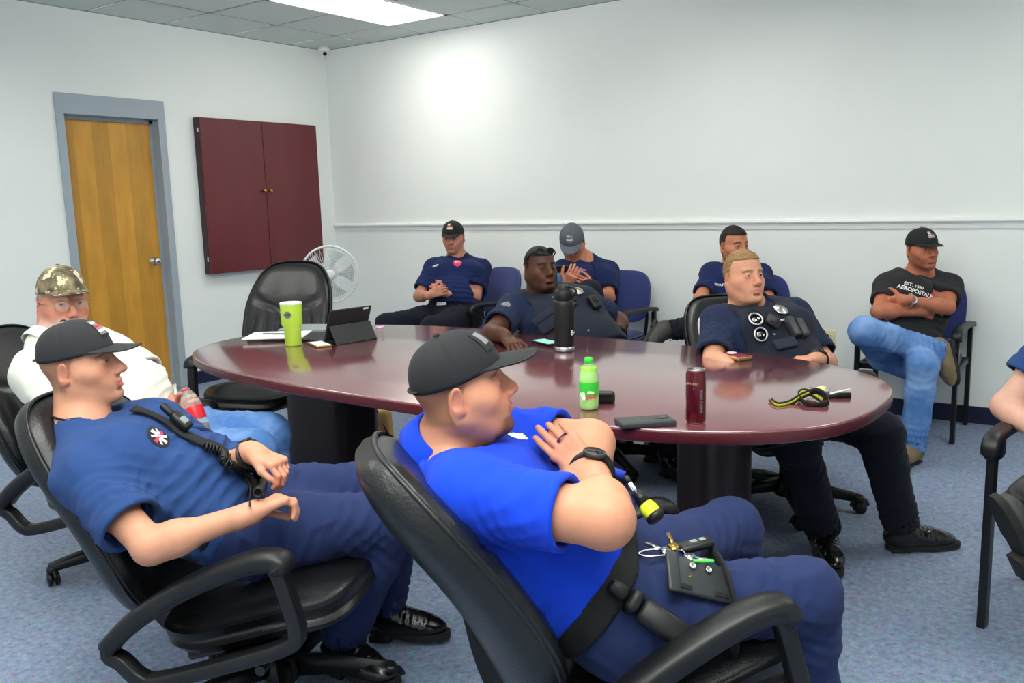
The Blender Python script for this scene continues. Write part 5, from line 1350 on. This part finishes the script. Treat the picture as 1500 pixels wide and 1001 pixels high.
link('radio_cable',tubeme(catmull(sp_pts([(330,672),(348,694),(360,715),(366,745)],.016),6),.003,6),M_black,p.root,world=True)
# eyewear hanging behind the neck on a cord
nk=sfc(p,'body'); c=p.J['N']; hd=nrm(p.hp(0,-.015,-.06)-c); fx=nrm(p.f-hd*(p.f@hd)); rx=np.cross(fx,hd)
pts=[c+hd*(.045-.03*math.sin(a))+ (rx*math.cos(a)*.075+fx*math.sin(a)*.080) for a in [2*PI*k/40 for k in range(41)]]
ey=link('eyewear_cord',tubeme(pts,.0032,8),M_black,p.root,world=True)
bb=c+hd*.05-fx*.095
link('hanging_glasses',tubeme(catmull([bb+rx*.065+hd*.0,bb+rx*.05+hd*.022-fx*.01,bb+rx*.02+hd*.024-fx*.014,bb+hd*.008-fx*.016,bb-rx*.02+hd*.024-fx*.014,bb-rx*.05+hd*.022-fx*.01,bb-rx*.065],5),.003,8,prof=[(-1,-2.6),(1,-2.6),(1,2.6),(-1,2.6)]),M_blackg,ey,world=True)
belt(p,M_web,.012)
# ---- older man: glasses, mustache
p=OLD
def glasses(p,m,lens,fr=.021,rim=.0016,name='eyeglasses'):
    R_=[]
    bm=bmesh.new()
    for sx in (-1,1):
        pts=[]
        for k in range(28):
            a=2*PI*k/28; c_,s_=math.cos(a),math.sin(a); q=(abs(c_)**3+abs(s_)**3)**(-1/3); pts.append(p.hp(sx*.034+q*c_*.0235,.108-.010*abs(q*c_*.0235*sx+.034*1)/.06,.004+q*s_*.0165))
        addtube(bm,pts,rim,6,closed=True)
        addtube(bm,[p.hp(sx*.0585,.099,.010),p.hp(sx*.074,.085,.012),p.hp(sx*.0795,.02,.010),p.hp(sx*.081,-.012,.012),p.hp(sx*.081,-.03,-.008)],.0016,6)
    addtube(bm,catmull([p.hp(-.0115,.107,.008),p.hp(0,.112,.011),p.hp(.0115,.107,.008)],4),rim*1.2,6)
    g=link(name,bmesh_me(bm),m,p.root,world=True)
    for sx in (-1,1):
        pts=[p.hp(sx*.034,.1085,.004)]
        for k in range(28):
            a=2*PI*k/28; c_,s_=math.cos(a),math.sin(a); q=(abs(c_)**3+abs(s_)**3)**(-1/3); pts.append(p.hp(sx*.034+q*c_*.0235,.108-.010*abs(q*c_*.0235*sx+.034*1)/.06,.004+q*s_*.0165))
        me=newmesh(pts,[(0,1+k,1+(k+1)%28) for k in range(28)]); link('lens',me,lens,g,world=True)
    return g
glasses(p,M_gold,M_lens)
f=Field()
for sx in (-1,1): f.cone(p.hp(0,.1055,-.0475),p.hp(sx*.026,.096,-.055),.0062,.0042,.004)
V,F=f.mesh(.0022); V=V+vnormals(V,F)*(vnoise(V*500,3)*.0007)[:,None]; link('mustache',fmesh(V,F),hairmat('white_hair',(208,200,190)),p.root,world=True)
p.hair(MATS['white_hair'],thick=.006,front=.062,top=.0,amp=.0015,side=.002)
# ---- clasped hands man
p=CLASP; st=sfc(p,'t_shirt')
decal(p,st,670,385,discme(.034,.042),M_pinkp,'chest_emblem'); decal(p,st,670,385,textme('FD',.032,bold=.0008),M_textw,'emblem_letters',off=.004)
decal(p,st,638,390,textme('WEST',.022,bold=.0006),M_textw,'name_text',off=.003)
belt(p,M_web,.012); sb=sfc(p,'trousers','belt','t_shirt')
M=stand(p,sb,647,444); att(p,'badge_card',bxs([((0,0,.004),(.075,.045,.002),.001)]),M_patchw,M)
# ---- grey cap man
p=GREY; st=sfc(p,'t_shirt')
decal(p,st,851,396,gridme(.07,.018,8,3),M_pinkp,'chest_emblem'); decal(p,st,851,396,discme(.018,.022),M_patchg,'emblem_centre',off=.003)
M=stand(p,st,866,378); att(p,'shoulder_microphone',bxs([((0,.0,.022),(.05,.075,.035),.014)]),M_black,M)
link('microphone_cord',tubeme(catmull(sp_pts.__globals__['catmull']([np.array(st.px(u,v)[0])+np.array(st.px(u,v)[1])*.006 for u,v in ((868,384),(871,396),(872,408)) if st.px(u,v)[0] is not None],3),2),.004,6),M_black,p.root,world=True)
h=p.J['WR']+nrm(p.J['DR'])*.10; y=nrm(A(0,0,1)-FH*.5); x=nrm(np.cross(y,FH)); x=RX; n=np.cross(x,y)
o=at(823,404,5.70); B=basis(o,x,y,-n if (n@FWD)>0 else n)
me=bxs([((0,0,0),(.075,.15,.009),.003)]); me.transform(B); ph=link('smartphone',me,M_black); tag(ph,'dark smartphone held up by the man in the grey cap','phone')
me=bxs([((0,-.01,.0052),(.062,.07,.001),.0005)]); me.transform(B); link('screen',me,mat('phone_back_blue',(110,150,190),.3),ph,world=False)
# ---- officer with sunglasses
p=SUN; sv=sfc(p,'vest'); ss=sfc(p,'uniform_shirt','vest')
def sunglasses_up(p):
    bm=bmesh.new()
    for sx in (-1,1):
        pts=[];
        for k in range(24):
            a=2*PI*k/24; c_,s_=math.cos(a),math.sin(a); pts.append(p.hp(sx*.031+c_*.025,.086-.012*abs(sx*.031+c_*.025)/.05-.020*(s_*.5+.5),.098+s_*.015))
        f=[bm.verts.new(tuple(q)) for q in pts]; bm.faces.new(f)
        addtube(bm,pts,.0025,6,closed=True)
        addtube(bm,[p.hp(sx*.056,.066,.10),p.hp(sx*.078,.04,.085),p.hp(sx*.084,-.03,.03)],.0032,6)
    return link('sunglasses',bmesh_me(bm),M_blackg,p.root,world=True)
sunglasses_up(p)
p.watch('L',M_black,fd=-FWD+UPV*.3,fr=.021,mf=M_black,d=.03,rr=.036)
def badge(p,sf,u,v,s=1.):
    M=stand(p,sf,u,v); b=att(p,'badge',latheme([(0,.009*s),(.012*s,.009*s),(.014*s,.007*s),(.024*s,.005*s),(.027*s,.003*s),(.027*s,0),(0,0)],8,Matrix.Diagonal((1,1.25,1,1))@Matrix.Translation((0,0,.003))),M_silver,M)
    att(p,'badge_seal',latheme([(0,.0135),(.008,.0135),(.0095,.0115),(0,.0115)],20),M_brass,M,b); return b
badge(p,ss,846,427,1.05)
M=stand(p,ss,868,446); att(p,'body_camera',bxs([((0,0,.018),(.055,.075,.028),.006),((0,.012,.034),(.02,.02,.006),.002)]),M_black,M)
M=stand(p,ss,836,440); att(p,'radio_microphone',bxs([((0,0,.012),(.035,.045,.02),.007),((0,-.03,.010),(.02,.02,.014),.005)]),M_black,M)
decal(p,ss,741,446,gridme(.045,.05,5,5,lambda x,y:x*x+y*y<1),M_patchg,'shoulder_patch')
for u,v in ((810,436),(803,460),(862,484)): 
    M=stand(p,ss,u,v); att(p,'snap',latheme([(0,.003),(.004,.003),(.005,0),(0,0)],10),M_silver,M)
def pocket(p,sf,u,v,w,h,name='pocket',m=None,rot=0.,d=.016):
    M=stand(p,sf,u,v,rot=rot); q=att(p,name,bxs([((0,-.008,d/2),(w,h,d),.006)]),m or M_pock,M); att(p,'flap',bxs([((0,h/2-.018,d+.003),(w+.006,.038,.008),.002)]),m or M_pock,M,q); return q
pocket(p,sv,800,470,.11,.09,'chest_pocket')
belt(p,M_web,.014)
# ---- man behind
p=BACK; st=sfc(p,'t_shirt')
decal(p,st,1054,418,textme('WYATT',.020,bold=.0006),M_textw,'name_text',off=.003)
# ---- fair haired officer
p=FAIR; sv=sfc(p,'vest'); ss=sfc(p,'uniform_shirt','vest')
badge(p,ss,1143,455,1.15)
pocket(p,sv,1080,497,.12,.09,'chest_pocket',d=.022); M=stand(p,sv,1150,505); att(p,'cable_pocket',bxs([((0,0,.008),(.10,.05,.016),.005)]),M_pock,M)
for i,(u,v) in enumerate(((1106,470),(1113,491))):
    M=stand(p,sv,u,v,rot=.3-i*.5); bm=bmesh.new(); addtube(bm,[A(.027*math.cos(t),.029*math.sin(t),.014) for t in [2*PI*k/24 for k in range(24)]],.0042,8,closed=True); 
    c_=att(p,'handcuff',bmesh_me(bm),M_silver,M); att(p,'cuff_plate',latheme([(0,.010),(.026,.010),(.026,.004),(0,.004)],24),M_blackg,M,c_); att(p,'lock',bxs([((-.008,0,.013),(.016,.02,.006),.002),((.012,-.004,.013),(.010,.012,.005),.002)]),M_chrome,M,c_)
M=stand(p,ss,1128,474,rot=.9); mc=att(p,'radio_microphone',bxs([((0,0,.022),(.045,.062,.026),.008)]),M_holst,M); att(p,'grille',bxs([((0,-.002,.036),(.032,.036,.003),.001)]),M_black,M,mc)
def cordpts(sf,L,lift):
    out=[]
    for u,v in L:
        o,n=sf.px(u,v)
        if o is not None: out.append(o+n*lift)
    return out
link('microphone_cord',tubeme(catmull(cordpts(ss,[(1092,448),(1102,453),(1112,460),(1120,468)],.012),6),.003,6),M_black,p.root,world=True)
link('coiled_cord',coil(cordpts(sfc(p,'uniform_shirt','vest','collar'),[(1062,442),(1070,444),(1080,446),(1092,448)],.010),.006,.0020,.0075),M_black,p.root,world=True)
M=stand(p,ss,1164,484,rot=-.1); pc=att(p,'magazine_pouch',bxs([((-.022,0,.02),(.034,.10,.035),.006),((.022,-.004,.02),(.034,.09,.035),.006)]),M_holst,M)
M=stand(p,ss,1143,470); att(p,'name_plate',bxs([((0,0,.004),(.05,.012,.003),.001)]),M_silver,M)
for u,v in ((1118,448),(1134,490),(1144,512)): 
    M=stand(p,ss,u,v); att(p,'snap',latheme([(0,.003),(.004,.003),(.005,0),(0,0)],10),M_silver,M)
decal(p,ss,1024,478,gridme(.02,.085,3,6),M_patchw,'shoulder_patch')
p.watch('L',M_black,fd=-FWD*.3+UPV+RX*.6,fr=.018,mf=M_black,d=.03,rr=.034)
# ---- jeans man
p=JEANS; st=sfc(p,'t_shirt')
decal(p,st,1339,419,textme('EST. 1987',.026,bold=.0006,space=1.05),M_textw,'shirt_text',off=.003)
decal(p,st,1341,427,textme('AEROPOSTALE',.030,bold=.0012),M_textw,'shirt_text',off=.003)
decal(p,st,1366,433,textme('87',.022,bold=.0006),M_textr,'shirt_number',off=.003)
p.watch('L',M_chrome,fd=-FWD+UPV*.15,fr=.022,mf=M_chrome,face=M_white,d=.022,rr=.033)
# ================================================================ things on the table
ZT=.7505
def put(name,u,v,rz,label,cat,group=None,z=ZT):
    q=atz(u,v,z); return empty(name,tuple(q),rz,label,cat,group)
def lk(name,me,m,t,**k): return link(name,me,m,t,**k)
M_lime=mat('lime_powder_coat',(190,226,74),.35,coat=.2); M_clear=mat('clear_plastic',(235,240,240),.08,alpha=.45,spec=.7); M_paper=mat('white_paper',(242,243,240),.8); M_steelb=mat('brushed_steel',(190,190,190),.3,1.)
t=put('tumbler',430,506,.3,'tall lime green insulated tumbler with a clear lid at the left of the table','tumbler')
lk('body',latheme([(0,0),(.036,0),(.039,.004),(.040,.082),(.047,.098),(.0495,.105),(.0515,.196),(.0515,.2),(.048,.2),(0,.196)],40),M_lime,t)
lk('lid',latheme([(0,.198),(.050,.198),(.0525,.2),(.0525,.207),(.049,.209),(.046,.204),(0,.204)],40),M_white,t)
dg=bpy.context.view_layer; s_=Surf(t.children[0]); o,n=s_.px(421,462)
if o is not None:
    y=A(0,0,1); x=np.cross(y,n)
    for me,m in ((gridme(.040,.034,8,6,lambda x,y:abs(x)+abs(y)*.55<1.05),M_patchg),(textme('YETI',.013,bold=.0006),M_patchd)):
        me=s_.drape(me,o,nrm(x),y,.0008 if m is M_patchg else .0016,.03); link('sticker',me,m,t,world=True)
# papers, folder and notepad
def flat(name,u,v,rz,sx,sy,h,m,label,cat,z=ZT,bev=.001,group=None):
    q=atz(u,v,z); o=tag(link(name,boxme((0,0,h/2),(sx,sy,h),bev=bev),m,smooth=False),label,cat,group); o.location=Vector(q); o.rotation_euler=(0,0,rz); return o
flat('folder',448,494,.50,.36,.26,.008,M_black,'black folder lying under the white papers at the left end of the table','folder')
flat('paper_stack',407,492,.62,.30,.235,.006,M_paper,'stack of white papers at the left end of the table','papers',z=ZT+.009)
o=flat('notepad',452,482,.45,.26,.2,.012,mat('grey_cover',(150,156,160),.5),'grey notepad behind the papers near the tablet','notepad',z=ZT+.0085)
pn=tag(link('pen',tubeme([(-.07,0,.004),(.06,0,.004),(.072,0,.004)],[.004,.004,.001],10),M_grid),'slim dark pen lying on the white papers','pen'); pn.location=Vector(atz(404,490,ZT+.0155)); pn.rotation_euler=(0,0,.4)
# tablet in a keyboard case
tp=put('tablet_case',517,500,0.0,'black tablet keyboard case folded up on the table, back turned','tablet')
a=atz(487,505,ZT); b=atz(547,495,ZT); d=nrm(b-a); tp.rotation_euler=(0,0,math.atan2(d[1],d[0]))
M_tab=mat('tablet_cover',(34,36,38),.6,bump=.15,bscale=500)
w_=np.linalg.norm(b-a)
lk('keyboard',boxme((0,.12,.005),(w_,.19,.009),bev=.002),M_tab,tp,smooth=False)
Rt=Matrix.Rotation(math.radians(-24),3,'X')
bm=bmesh.new(); addbox(bm,(0,.034,.084),(w_,.010,.172),Matrix.Rotation(math.radians(23),3,'X'),.003); lk('tablet',bmesh_me(bm),M_tab,tp,smooth=False)
bm=bmesh.new(); addbox(bm,(0,-.008,.043),(w_*.99,.005,.100),Matrix.Rotation(math.radians(-30),3,'X'),.002); lk('stand_flap',bmesh_me(bm),M_tab,tp,smooth=False)
bm=bmesh.new(); addbox(bm,(w_*.36,-.0005,.153),(.03,.003,.010),Matrix.Rotation(math.radians(23),3,'X'),.001); lk('camera_cutout',bmesh_me(bm),M_white,tp,smooth=False)
def phone(u,v,rz,label,mc,ms,sx=.074,sy=.148,h=.009,z=ZT,cam_=False,name='smartphone'):
    t=put(name,u,v,rz,label,'phone',z=z); c=lk('case',boxme((0,0,h/2),(sx,sy,h),bev=min(.004,h*.45),seg=3),mc,t); 
    bm=bmesh.new(); addbox(bm,(0,0,h+.0002),(sx-.008,sy-.010,.0008),None,.0002); lk('screen' if not cam_ else 'back_panel',bmesh_me(bm),ms,t,smooth=False)
    return t
phone(468,506,1.15,'white and gold smartphone lying beside the lime tumbler',M_gold,M_paper)
phone(800,503,1.15,'black smartphone with a pale teal screen beside the black bottle',M_black,mat('teal_screen',(150,214,200),.2,emit=(120,200,185),estr=.25))
M_case=mat('dark_grey_case',(52,54,56),.55)
t=phone(945,622,.42+PI/2+.35,'large dark grey phone case face down at the near table edge',M_case,M_case,.082,.165,.016,cam_=True)
lk('camera_bump',latheme([(0,.0165),(.010,.0165),(.010,.018),(.007,.0185),(0,.0185)],20,Matrix.Translation((0,-.05,0))@Matrix.Diagonal((1,1.9,1,1))),M_blackg,t)
t=phone(1072,524,1.15,'pink smartphone with a round grip on the far side of the table',M_gold,mat('rose_glass',(150,60,80),.2),.078,.155,.014)
lk('grip',latheme([(.008,.014),(.008,.016),(.019,.017),(.020,.021),(.017,.022),(0,.022)],24),mat('pale_pink',(236,200,206),.4),t)
# black insulated bottle
t=put('insulated_bottle',827,514,0,'tall black insulated bottle with a steel base on the table','bottle')
lk('body',latheme([(.0435,.022),(.0445,.026),(.0445,.205),(.042,.22),(.036,.228),(0,.228)],40),M_black,t)
lk('steel_base',latheme([(0,0),(.040,0),(.0435,.004),(.0435,.022),(0,.022)],40),M_steelb,t)
c=lk('cap',latheme([(.034,.226),(.039,.23),(.040,.234),(.040,.262),(.036,.268),(.028,.27),(.026,.288),(.022,.292),(0,.292)],32),M_black,t)
lk('handle',tubeme(catmull([(.036,0,.245),(.058,0,.25),(.062,0,.266),(.05,0,.28),(.022,0,.285)],5),.006,8),M_black,c)
s_=Surf(t.children[0]); o,n=s_.px(838,488)
if o is not None: me=s_.drape(textme('B',.03,bold=.001),o,nrm(np.cross(A(0,0,1),n)),A(0,0,1),.0008,.03); link('logo',me,M_textw,t,world=True); me=s_.drape(textme('ubba',.012,bold=.0004),o+nrm(np.cross(A(0,0,1),n))*.018,nrm(np.cross(A(0,0,1),n)),A(0,0,1),.0008,.03); link('logo',me,M_textw,t,world=True)
# soda bottles
def soda(t,liquid,capm,labelm,k=1.,fill=.6):
    pr=[(0,.004),(.020,0),(.028,.004),(.031,.014),(.0315,.045),(.0305,.05),(.0305,.088),(.0318,.093),(.031,.105),(.026,.124),(.017,.143),(.0125,.150),(.0125,.156)]
    pr=[(r*k,z*k) for r,z in pr]
    lk('shell',latheme(pr,36),M_pet,t)
    top=fill*.150; lp=[(r*.95,z+.0012) for r,z in pr if z<=top*k]; lp.append((lp[-1][0],top*k)); lp.append((0,top*k)); lk('drink',latheme(lp,36),liquid,t)
    lk('label_band',latheme([(.0312*k,.048*k),(.0314*k,.049*k),(.0314*k,.090*k),(.0312*k,.091*k)],36),labelm,t)
    return t
M_pet=mat('clear_bottle_plastic',(240,245,240),.04,alpha=.22,spec=.8); M_dew=mat('green_soda',(150,222,40),.1,alpha=.93,spec=.5); M_dewl=mat('green_label',(52,190,54),.4); M_dewc=mat('green_cap',(60,205,60),.4)
M_cola=mat('cola_drink',(60,26,14),.1); M_colal=mat('red_label',(216,26,40),.35); M_cap=mat('red_cap',(220,40,60),.4)
t=put('soda_bottle',863,600,0,'green soda bottle on the near side of the table, behind the crossed arms','bottle')
soda(t,M_dew,M_dewc,M_dewl,1.0,.93)
lk('cap',latheme([(.0135,.150),(.0145,.151),(.0145,.165),(.013,.1665),(0,.1665)],28),M_dewc,t)
s_=Surf(t.children[2]); o,n=s_.px(866,581)
if o is not None:
    x=nrm(np.cross(A(0,0,1),n))
    for w,sz,dx,dz,m in (('Mtn',.013,-.002,.012,M_textw),('DEW',.0165,.001,-.004,M_textr)): link('label_text',s_.drape(textme(w,sz,bold=.0007,shear=.3),o+x*dx+A(0,0,dz),x,A(.0,0,1)+x*.12,.0006,.03),m,t,world=True)
    link('label_panel',s_.drape(gridme(.010,.022,3,5),o-x*.024,x,A(0,0,1),.0005,.03),M_textw,t,world=True)
t=put('belt_pouch',884,590,.5,'small black pouch lying behind the green soda bottle','pouch')
lk('body',boxme((0,0,.018),(.075,.05,.036),bev=.012,seg=3),M_web,t); lk('flap',boxme((0,-.012,.033),(.06,.04,.012),bev=.005,seg=3),M_black,t)
# energy drink can
M_can=mat('dark_red_can',(96,18,30),.25,.5,coat=.3)
t=put('drink_can',1019,619,0,'tall dark red drink can standing near the table\'s right front edge','can')
lk('body',latheme([(0,.004),(.022,.003),(.0245,0),(.026,.003),(.0292,.010),(.0292,.146),(.0262,.154),(.026,.158)],40),M_can,t)
lk('lid',latheme([(.0262,.1565),(.0268,.1595),(.0255,.160),(.0245,.157),(0,.157)],40),M_steelb,t)
lk('pull_tab',bxs([((.004,0,.1595),(.024,.014,.0015),.0006)]),M_steelb,t)
lk('bottom_rim',latheme([(0,.0005),(.0242,.0),(.0262,.0032),(.0245,.0045),(0,.004)],32),M_steelb,t)
s_=Surf(t.children[0]); o,n=s_.px(1022,566)
if o is not None:
    x=nrm(np.cross(A(0,0,1),n)); Z=A(0,0,1)
    tri=newmesh([(-.012,-.012,0),(.014,0,0),(-.012,.012,0),(-.012,.004,0),(-.002,0,0),(-.012,-.004,0)],[(0,1,5),(5,1,4),(4,1,3),(3,1,2)])
    link('logo',s_.drape(tri,o,x,Z,.0006,.03),M_patchg,t,world=True)
    link('can_text',s_.drape(textme('ENERGY DRINK',.010,bold=.0002),o+x*.012-Z*.045,Z,-x,.0006,.03),M_patchg,t,world=True)
    link('can_text',s_.drape(textme('PURE ZERO',.007,bold=.0002),o-x*.016+Z*.006,x,Z,.0006,.03),M_patcht,t,world=True)
# flower trinket
t=put('flower_trinket',556,483,.2,'small pink and white flower trinket on the far side behind the tablet','ornament')
for k in range(6):
    f=Field(); a=2*PI*k/6; f.ell((.015*math.cos(a),.015*math.sin(a),.012),(.013,.010,.006),k=.004); V,F=f.mesh(.003); lk('petal',fmesh(V,F),MATS['pale_pink'] if k%2 else mat('lilac',(190,130,180),.5),t)
lk('stem',tubeme(catmull([(0,0,.01),(-.04,.004,.006),(-.075,-.01,.004)],5),.003,6),M_paper,t)
# lanyard with keys
t=put('lanyard',1165,588,0,'black and yellow lanyard lying on the right of the table','lanyard')
base=A(*t.location)
def L3(u,v,dz=.004): return atz(u,v,ZT+dz)-base
pts=catmull([L3(1130,588,.006),L3(1140,594,.004),L3(1158,590,.006),L3(1175,580,.022),L3(1195,573,.034),L3(1208,578,.03),L3(1214,590,.012),L3(1196,594,.006),L3(1180,591,.010),L3(1170,580,.016),L3(1176,574,.020),L3(1190,577,.016),L3(1205,586,.01)],6)
lk('webbing',tubeme(pts,.0105,4,ref=(0,0,1),prof=[(-.13,-1),(.13,-1),(.13,1),(-.13,1)]),M_web,t); lk('stripe',tubeme([q+A(0,0,.0006) for q in pts],.0040,4,ref=(0,0,1),prof=[(-.36,-1),(.36,-1),(.36,1),(-.36,1)]),M_olive,t)
lk('clasp',tubeme([L3(1128,587,.006),L3(1136,590,.006)],.006,8),M_brass,t)
t=put('key_bunch',1206,578,.0,'bunch of keys with a round tag beside the lanyard on the table','keys')
base=A(*t.location)
lk('round_tag',latheme([(0,0),(.017,0),(.017,.003),(0,.003)],24,Matrix.Translation((-.006,.0,.016))@Matrix.Rotation(.5,4,'X')),mat('pale_yellow_tag',(226,222,150),.4),t)
for a_ in (0.2,1.5,2.6,4.): 
    me=keyme(a_); me.transform(Matrix.Translation((0,0,.006+.002*a_))); lk('key',me,M_chrome,t)
lk('pin',tubeme([L3(1216,577,.022),L3(1246,570,.03)],.0028,8),M_paper,t)
lk('ring',tubeme([A(.013*math.cos(q),.013*math.sin(q),.018+.006*math.cos(q)) for q in [2*PI*i/20 for i in range(20)]],.0013,6,closed=True),M_chrome,t)
q0,q1=atz(1203,583,ZT),atz(1246,583,ZT); kn=tag(link('pocket_knife',tubeme([A(0,0,.008),q1-q0+A(0,0,.008)],.0085,10,prof=[(-.9,-1),(.9,-1),(.9,1),(-.9,1)]),M_black),'black pocket tool lying beside the keys on the table','pocket knife'); kn.location=Vector(q0)
OLDB=(pxof(OLD.J['WL'])[2]-.062,pxof(OLD.J['WL'])[2]-.045)
# cola bottle in the older man's hand
p=OLD; t=empty('cola_bottle',(0,0,0),0,'cola bottle with a red label held tilted by the older man','bottle')
b0=at(297,636,OLDB[0]); b1=at(266,558,OLDB[1]); z=nrm(b1-b0); x,y,_=frame_of(z)
t.matrix_world=basis(b0,x,y,z); soda(t,M_cola,M_cap,M_colal,1.18,.20)
lk('neck_ring',latheme([(.0155,.172),(.018,.174),(.018,.178),(.0155,.18)],24),M_cap,t)
# ================================================================ floor things
M_fan=mat('white_fan_plastic',(226,230,232),.4); M_blade=mat('pale_grey_blade',(196,202,206),.35,alpha=.8)
fc_=at(483,402,7.05); t=empty('pedestal_fan',(fc_[0],fc_[1],0),0,'white pedestal fan standing in the corner behind the empty chair','fan')
fa=nrm(A(*(CAM-fc_))*A(1,1,0)+RX*.0); fz=nrm(fa+A(0,0,.02)); x,y,z=frame_of(fz,(0,0,1)); G=Matrix.Translation((0,0,fc_[2]))@basis((0,0,0),x,y,z)
gc=bmesh.new()
for k in range(60):
    a=2*PI*k/60; sw=.35
    P_=[]
    for i in range(7):
        r=.045+(.222-.045)*i/6; P_.append(Vector(G@Vector((r*math.cos(a+sw*(1-i/6)),r*math.sin(a+sw*(1-i/6)),.055*(1-(i/6)**3)))))
    addtube(gc,[np.array(q) for q in P_],.0013,4)
cg=lk('guard',bmesh_me(gc),M_fan,t)
lk('guard_rim',(lambda m_:m_)(tubeme([np.array(G@Vector((.226*math.cos(a),.226*math.sin(a),0))) for a in [2*PI*k/64 for k in range(64)]],.009,8,closed=True)),M_fan,cg)
m_=latheme([(0,.066),(.03,.066),(.04,.06),(.046,.05),(.0,.045)],28); m_.transform(G); lk('guard_badge',m_,M_fan,cg)
bm=bmesh.new()
for k in range(5):
    a=2*PI*k/5; V=[];
    for i in range(9):
        r=.03+.165*i/8; wd=.10+.9*i/8
        for s_ in (-1,-.3,.4,1): V.append(bm.verts.new(G@Vector((r*math.cos(a+s_*.42*min(1,wd)),r*math.sin(a+s_*.42*min(1,wd)),-.01+s_*.024))))
    for i in range(8):
        for j in range(3): bm.faces.new((V[i*4+j],V[i*4+j+1],V[(i+1)*4+j+1],V[(i+1)*4+j]))
lk('blades',bmesh_me(bm),M_blade,t)
m_=latheme([(0,.03),(.035,.02),(.04,-.02),(.06,-.04),(.062,-.10),(.05,-.15),(0,-.16)],28); m_.transform(G); lk('motor',m_,M_fan,t)
bk=bmesh.new()
for k in range(36):
    a=2*PI*k/36; addtube(bk,[np.array(G@Vector((r*math.cos(a),r*math.sin(a),-.065*(1-(r/.226)**2)))) for r in (.05,.12,.18,.226)],.0013,4)
lk('rear_guard',bmesh_me(bk),M_fan,t)
q=-fa*.09
lk('pole',tubeme([A(q[0],q[1],.02),A(q[0],q[1],fc_[2]-.02)],.0135,14),M_fan,t); lk('height_collar',tubeme([A(q[0],q[1],.42),A(q[0],q[1],.52)],.022,14),M_fan,t)
lk('base',latheme([(0,.0),(.2,.0),(.205,.008),(.19,.02),(.05,.035),(.03,.06),(0,.06)],40,Matrix.Translation((q[0],q[1],0))),M_fan,t)
# tan bag on the floor beyond the table
M_bag=mat('tan_leather',(232,190,122),.55,noise=.25,nscale=9,bump=.2,bscale=120); M_bagd=mat('brown_strap_leather',(96,64,30),.5)
bp=atz(572,662,0); t=empty('shoulder_bag',(bp[0]-.07,bp[1]-.05,0),.25,'tan leather shoulder bag standing on the floor beyond the table','bag'); t.scale=(.62,.8,.92)
f=Field(); f.box((0,0,.14),(.17,.055,.14),r=.04,k=.03); f.ell((0,0,.08),(.19,.075,.09),k=.06); V,F=f.mesh(.008); V=relax(V,F,3,.5); V+=vnormals(V,F)*(vnoise(V*18,2)*.006)[:,None]; lk('body',fmesh(V,F),M_bag,t)
lk('strap',tubeme(catmull([(-.12,0,.25),(-.06,0,.34),(.03,-.03,.31),(.12,-.05,.20),(.22,-.04,.09)],6),.010,6,prof=[(-.25,-1.4),(.25,-1.4),(.25,1.4),(-.25,1.4)]),M_bagd,t)
lk('strap_ring',tubeme([A(-.12+.018*math.cos(q),-.03,.285+.018*math.sin(q)) for q in [2*PI*i/20 for i in range(20)]],.003,6,closed=True),M_brass,t)
# cable under the table
c0=at(1088,662,3.3); c1=at(1110,656,3.25); c2=at(1135,654,3.2)
cb_=tag(link('power_cable',tubeme(catmull([c0-RX*.1-A(0,0,.02),c0,c1,c2,c2+RX*.15+A(0,0,.03)],6),.004,8),M_black),'thin black cable running under the right end of the table','cable')
# ================================================================ light and view
w=bpy.data.worlds.new('world'); SC.world=w; w.use_nodes=True; w.node_tree.nodes['Background'].inputs[0].default_value=(.8,.9,1,1); w.node_tree.nodes['Background'].inputs[1].default_value=.3
fl=bpy.data.lights.new('camera_flash','SPOT'); fl.energy=760; fl.shadow_soft_size=.06; fl.spot_size=1.55; fl.spot_blend=.6; fl.color=(1,.98,.945)
fo=bpy.data.objects.new('camera_flash',fl); COL.objects.link(fo)
p=CAM+UPV*.32-RGT*.18-FWD*.05
fo.location=Vector(p); fo.rotation_euler=Vector(-(FH*.95+A(0,0,1.)-RX*.12)).to_track_quat('Z','Y').to_euler()
SC.view_settings.view_transform='Standard'; SC.view_settings.look='None'; SC.view_settings.gamma=1; SC.view_settings.use_curve_mapping=False
SC.view_settings.exposure=1.28
SC.cycles.max_bounces=8; SC.cycles.diffuse_bounces=4; SC.cycles.glossy_bounces=4; SC.cycles.transmission_bounces=8; SC.cycles.transparent_max_bounces=8
SC.cycles.use_denoising=True
SC.cycles.sample_clamp_indirect=6
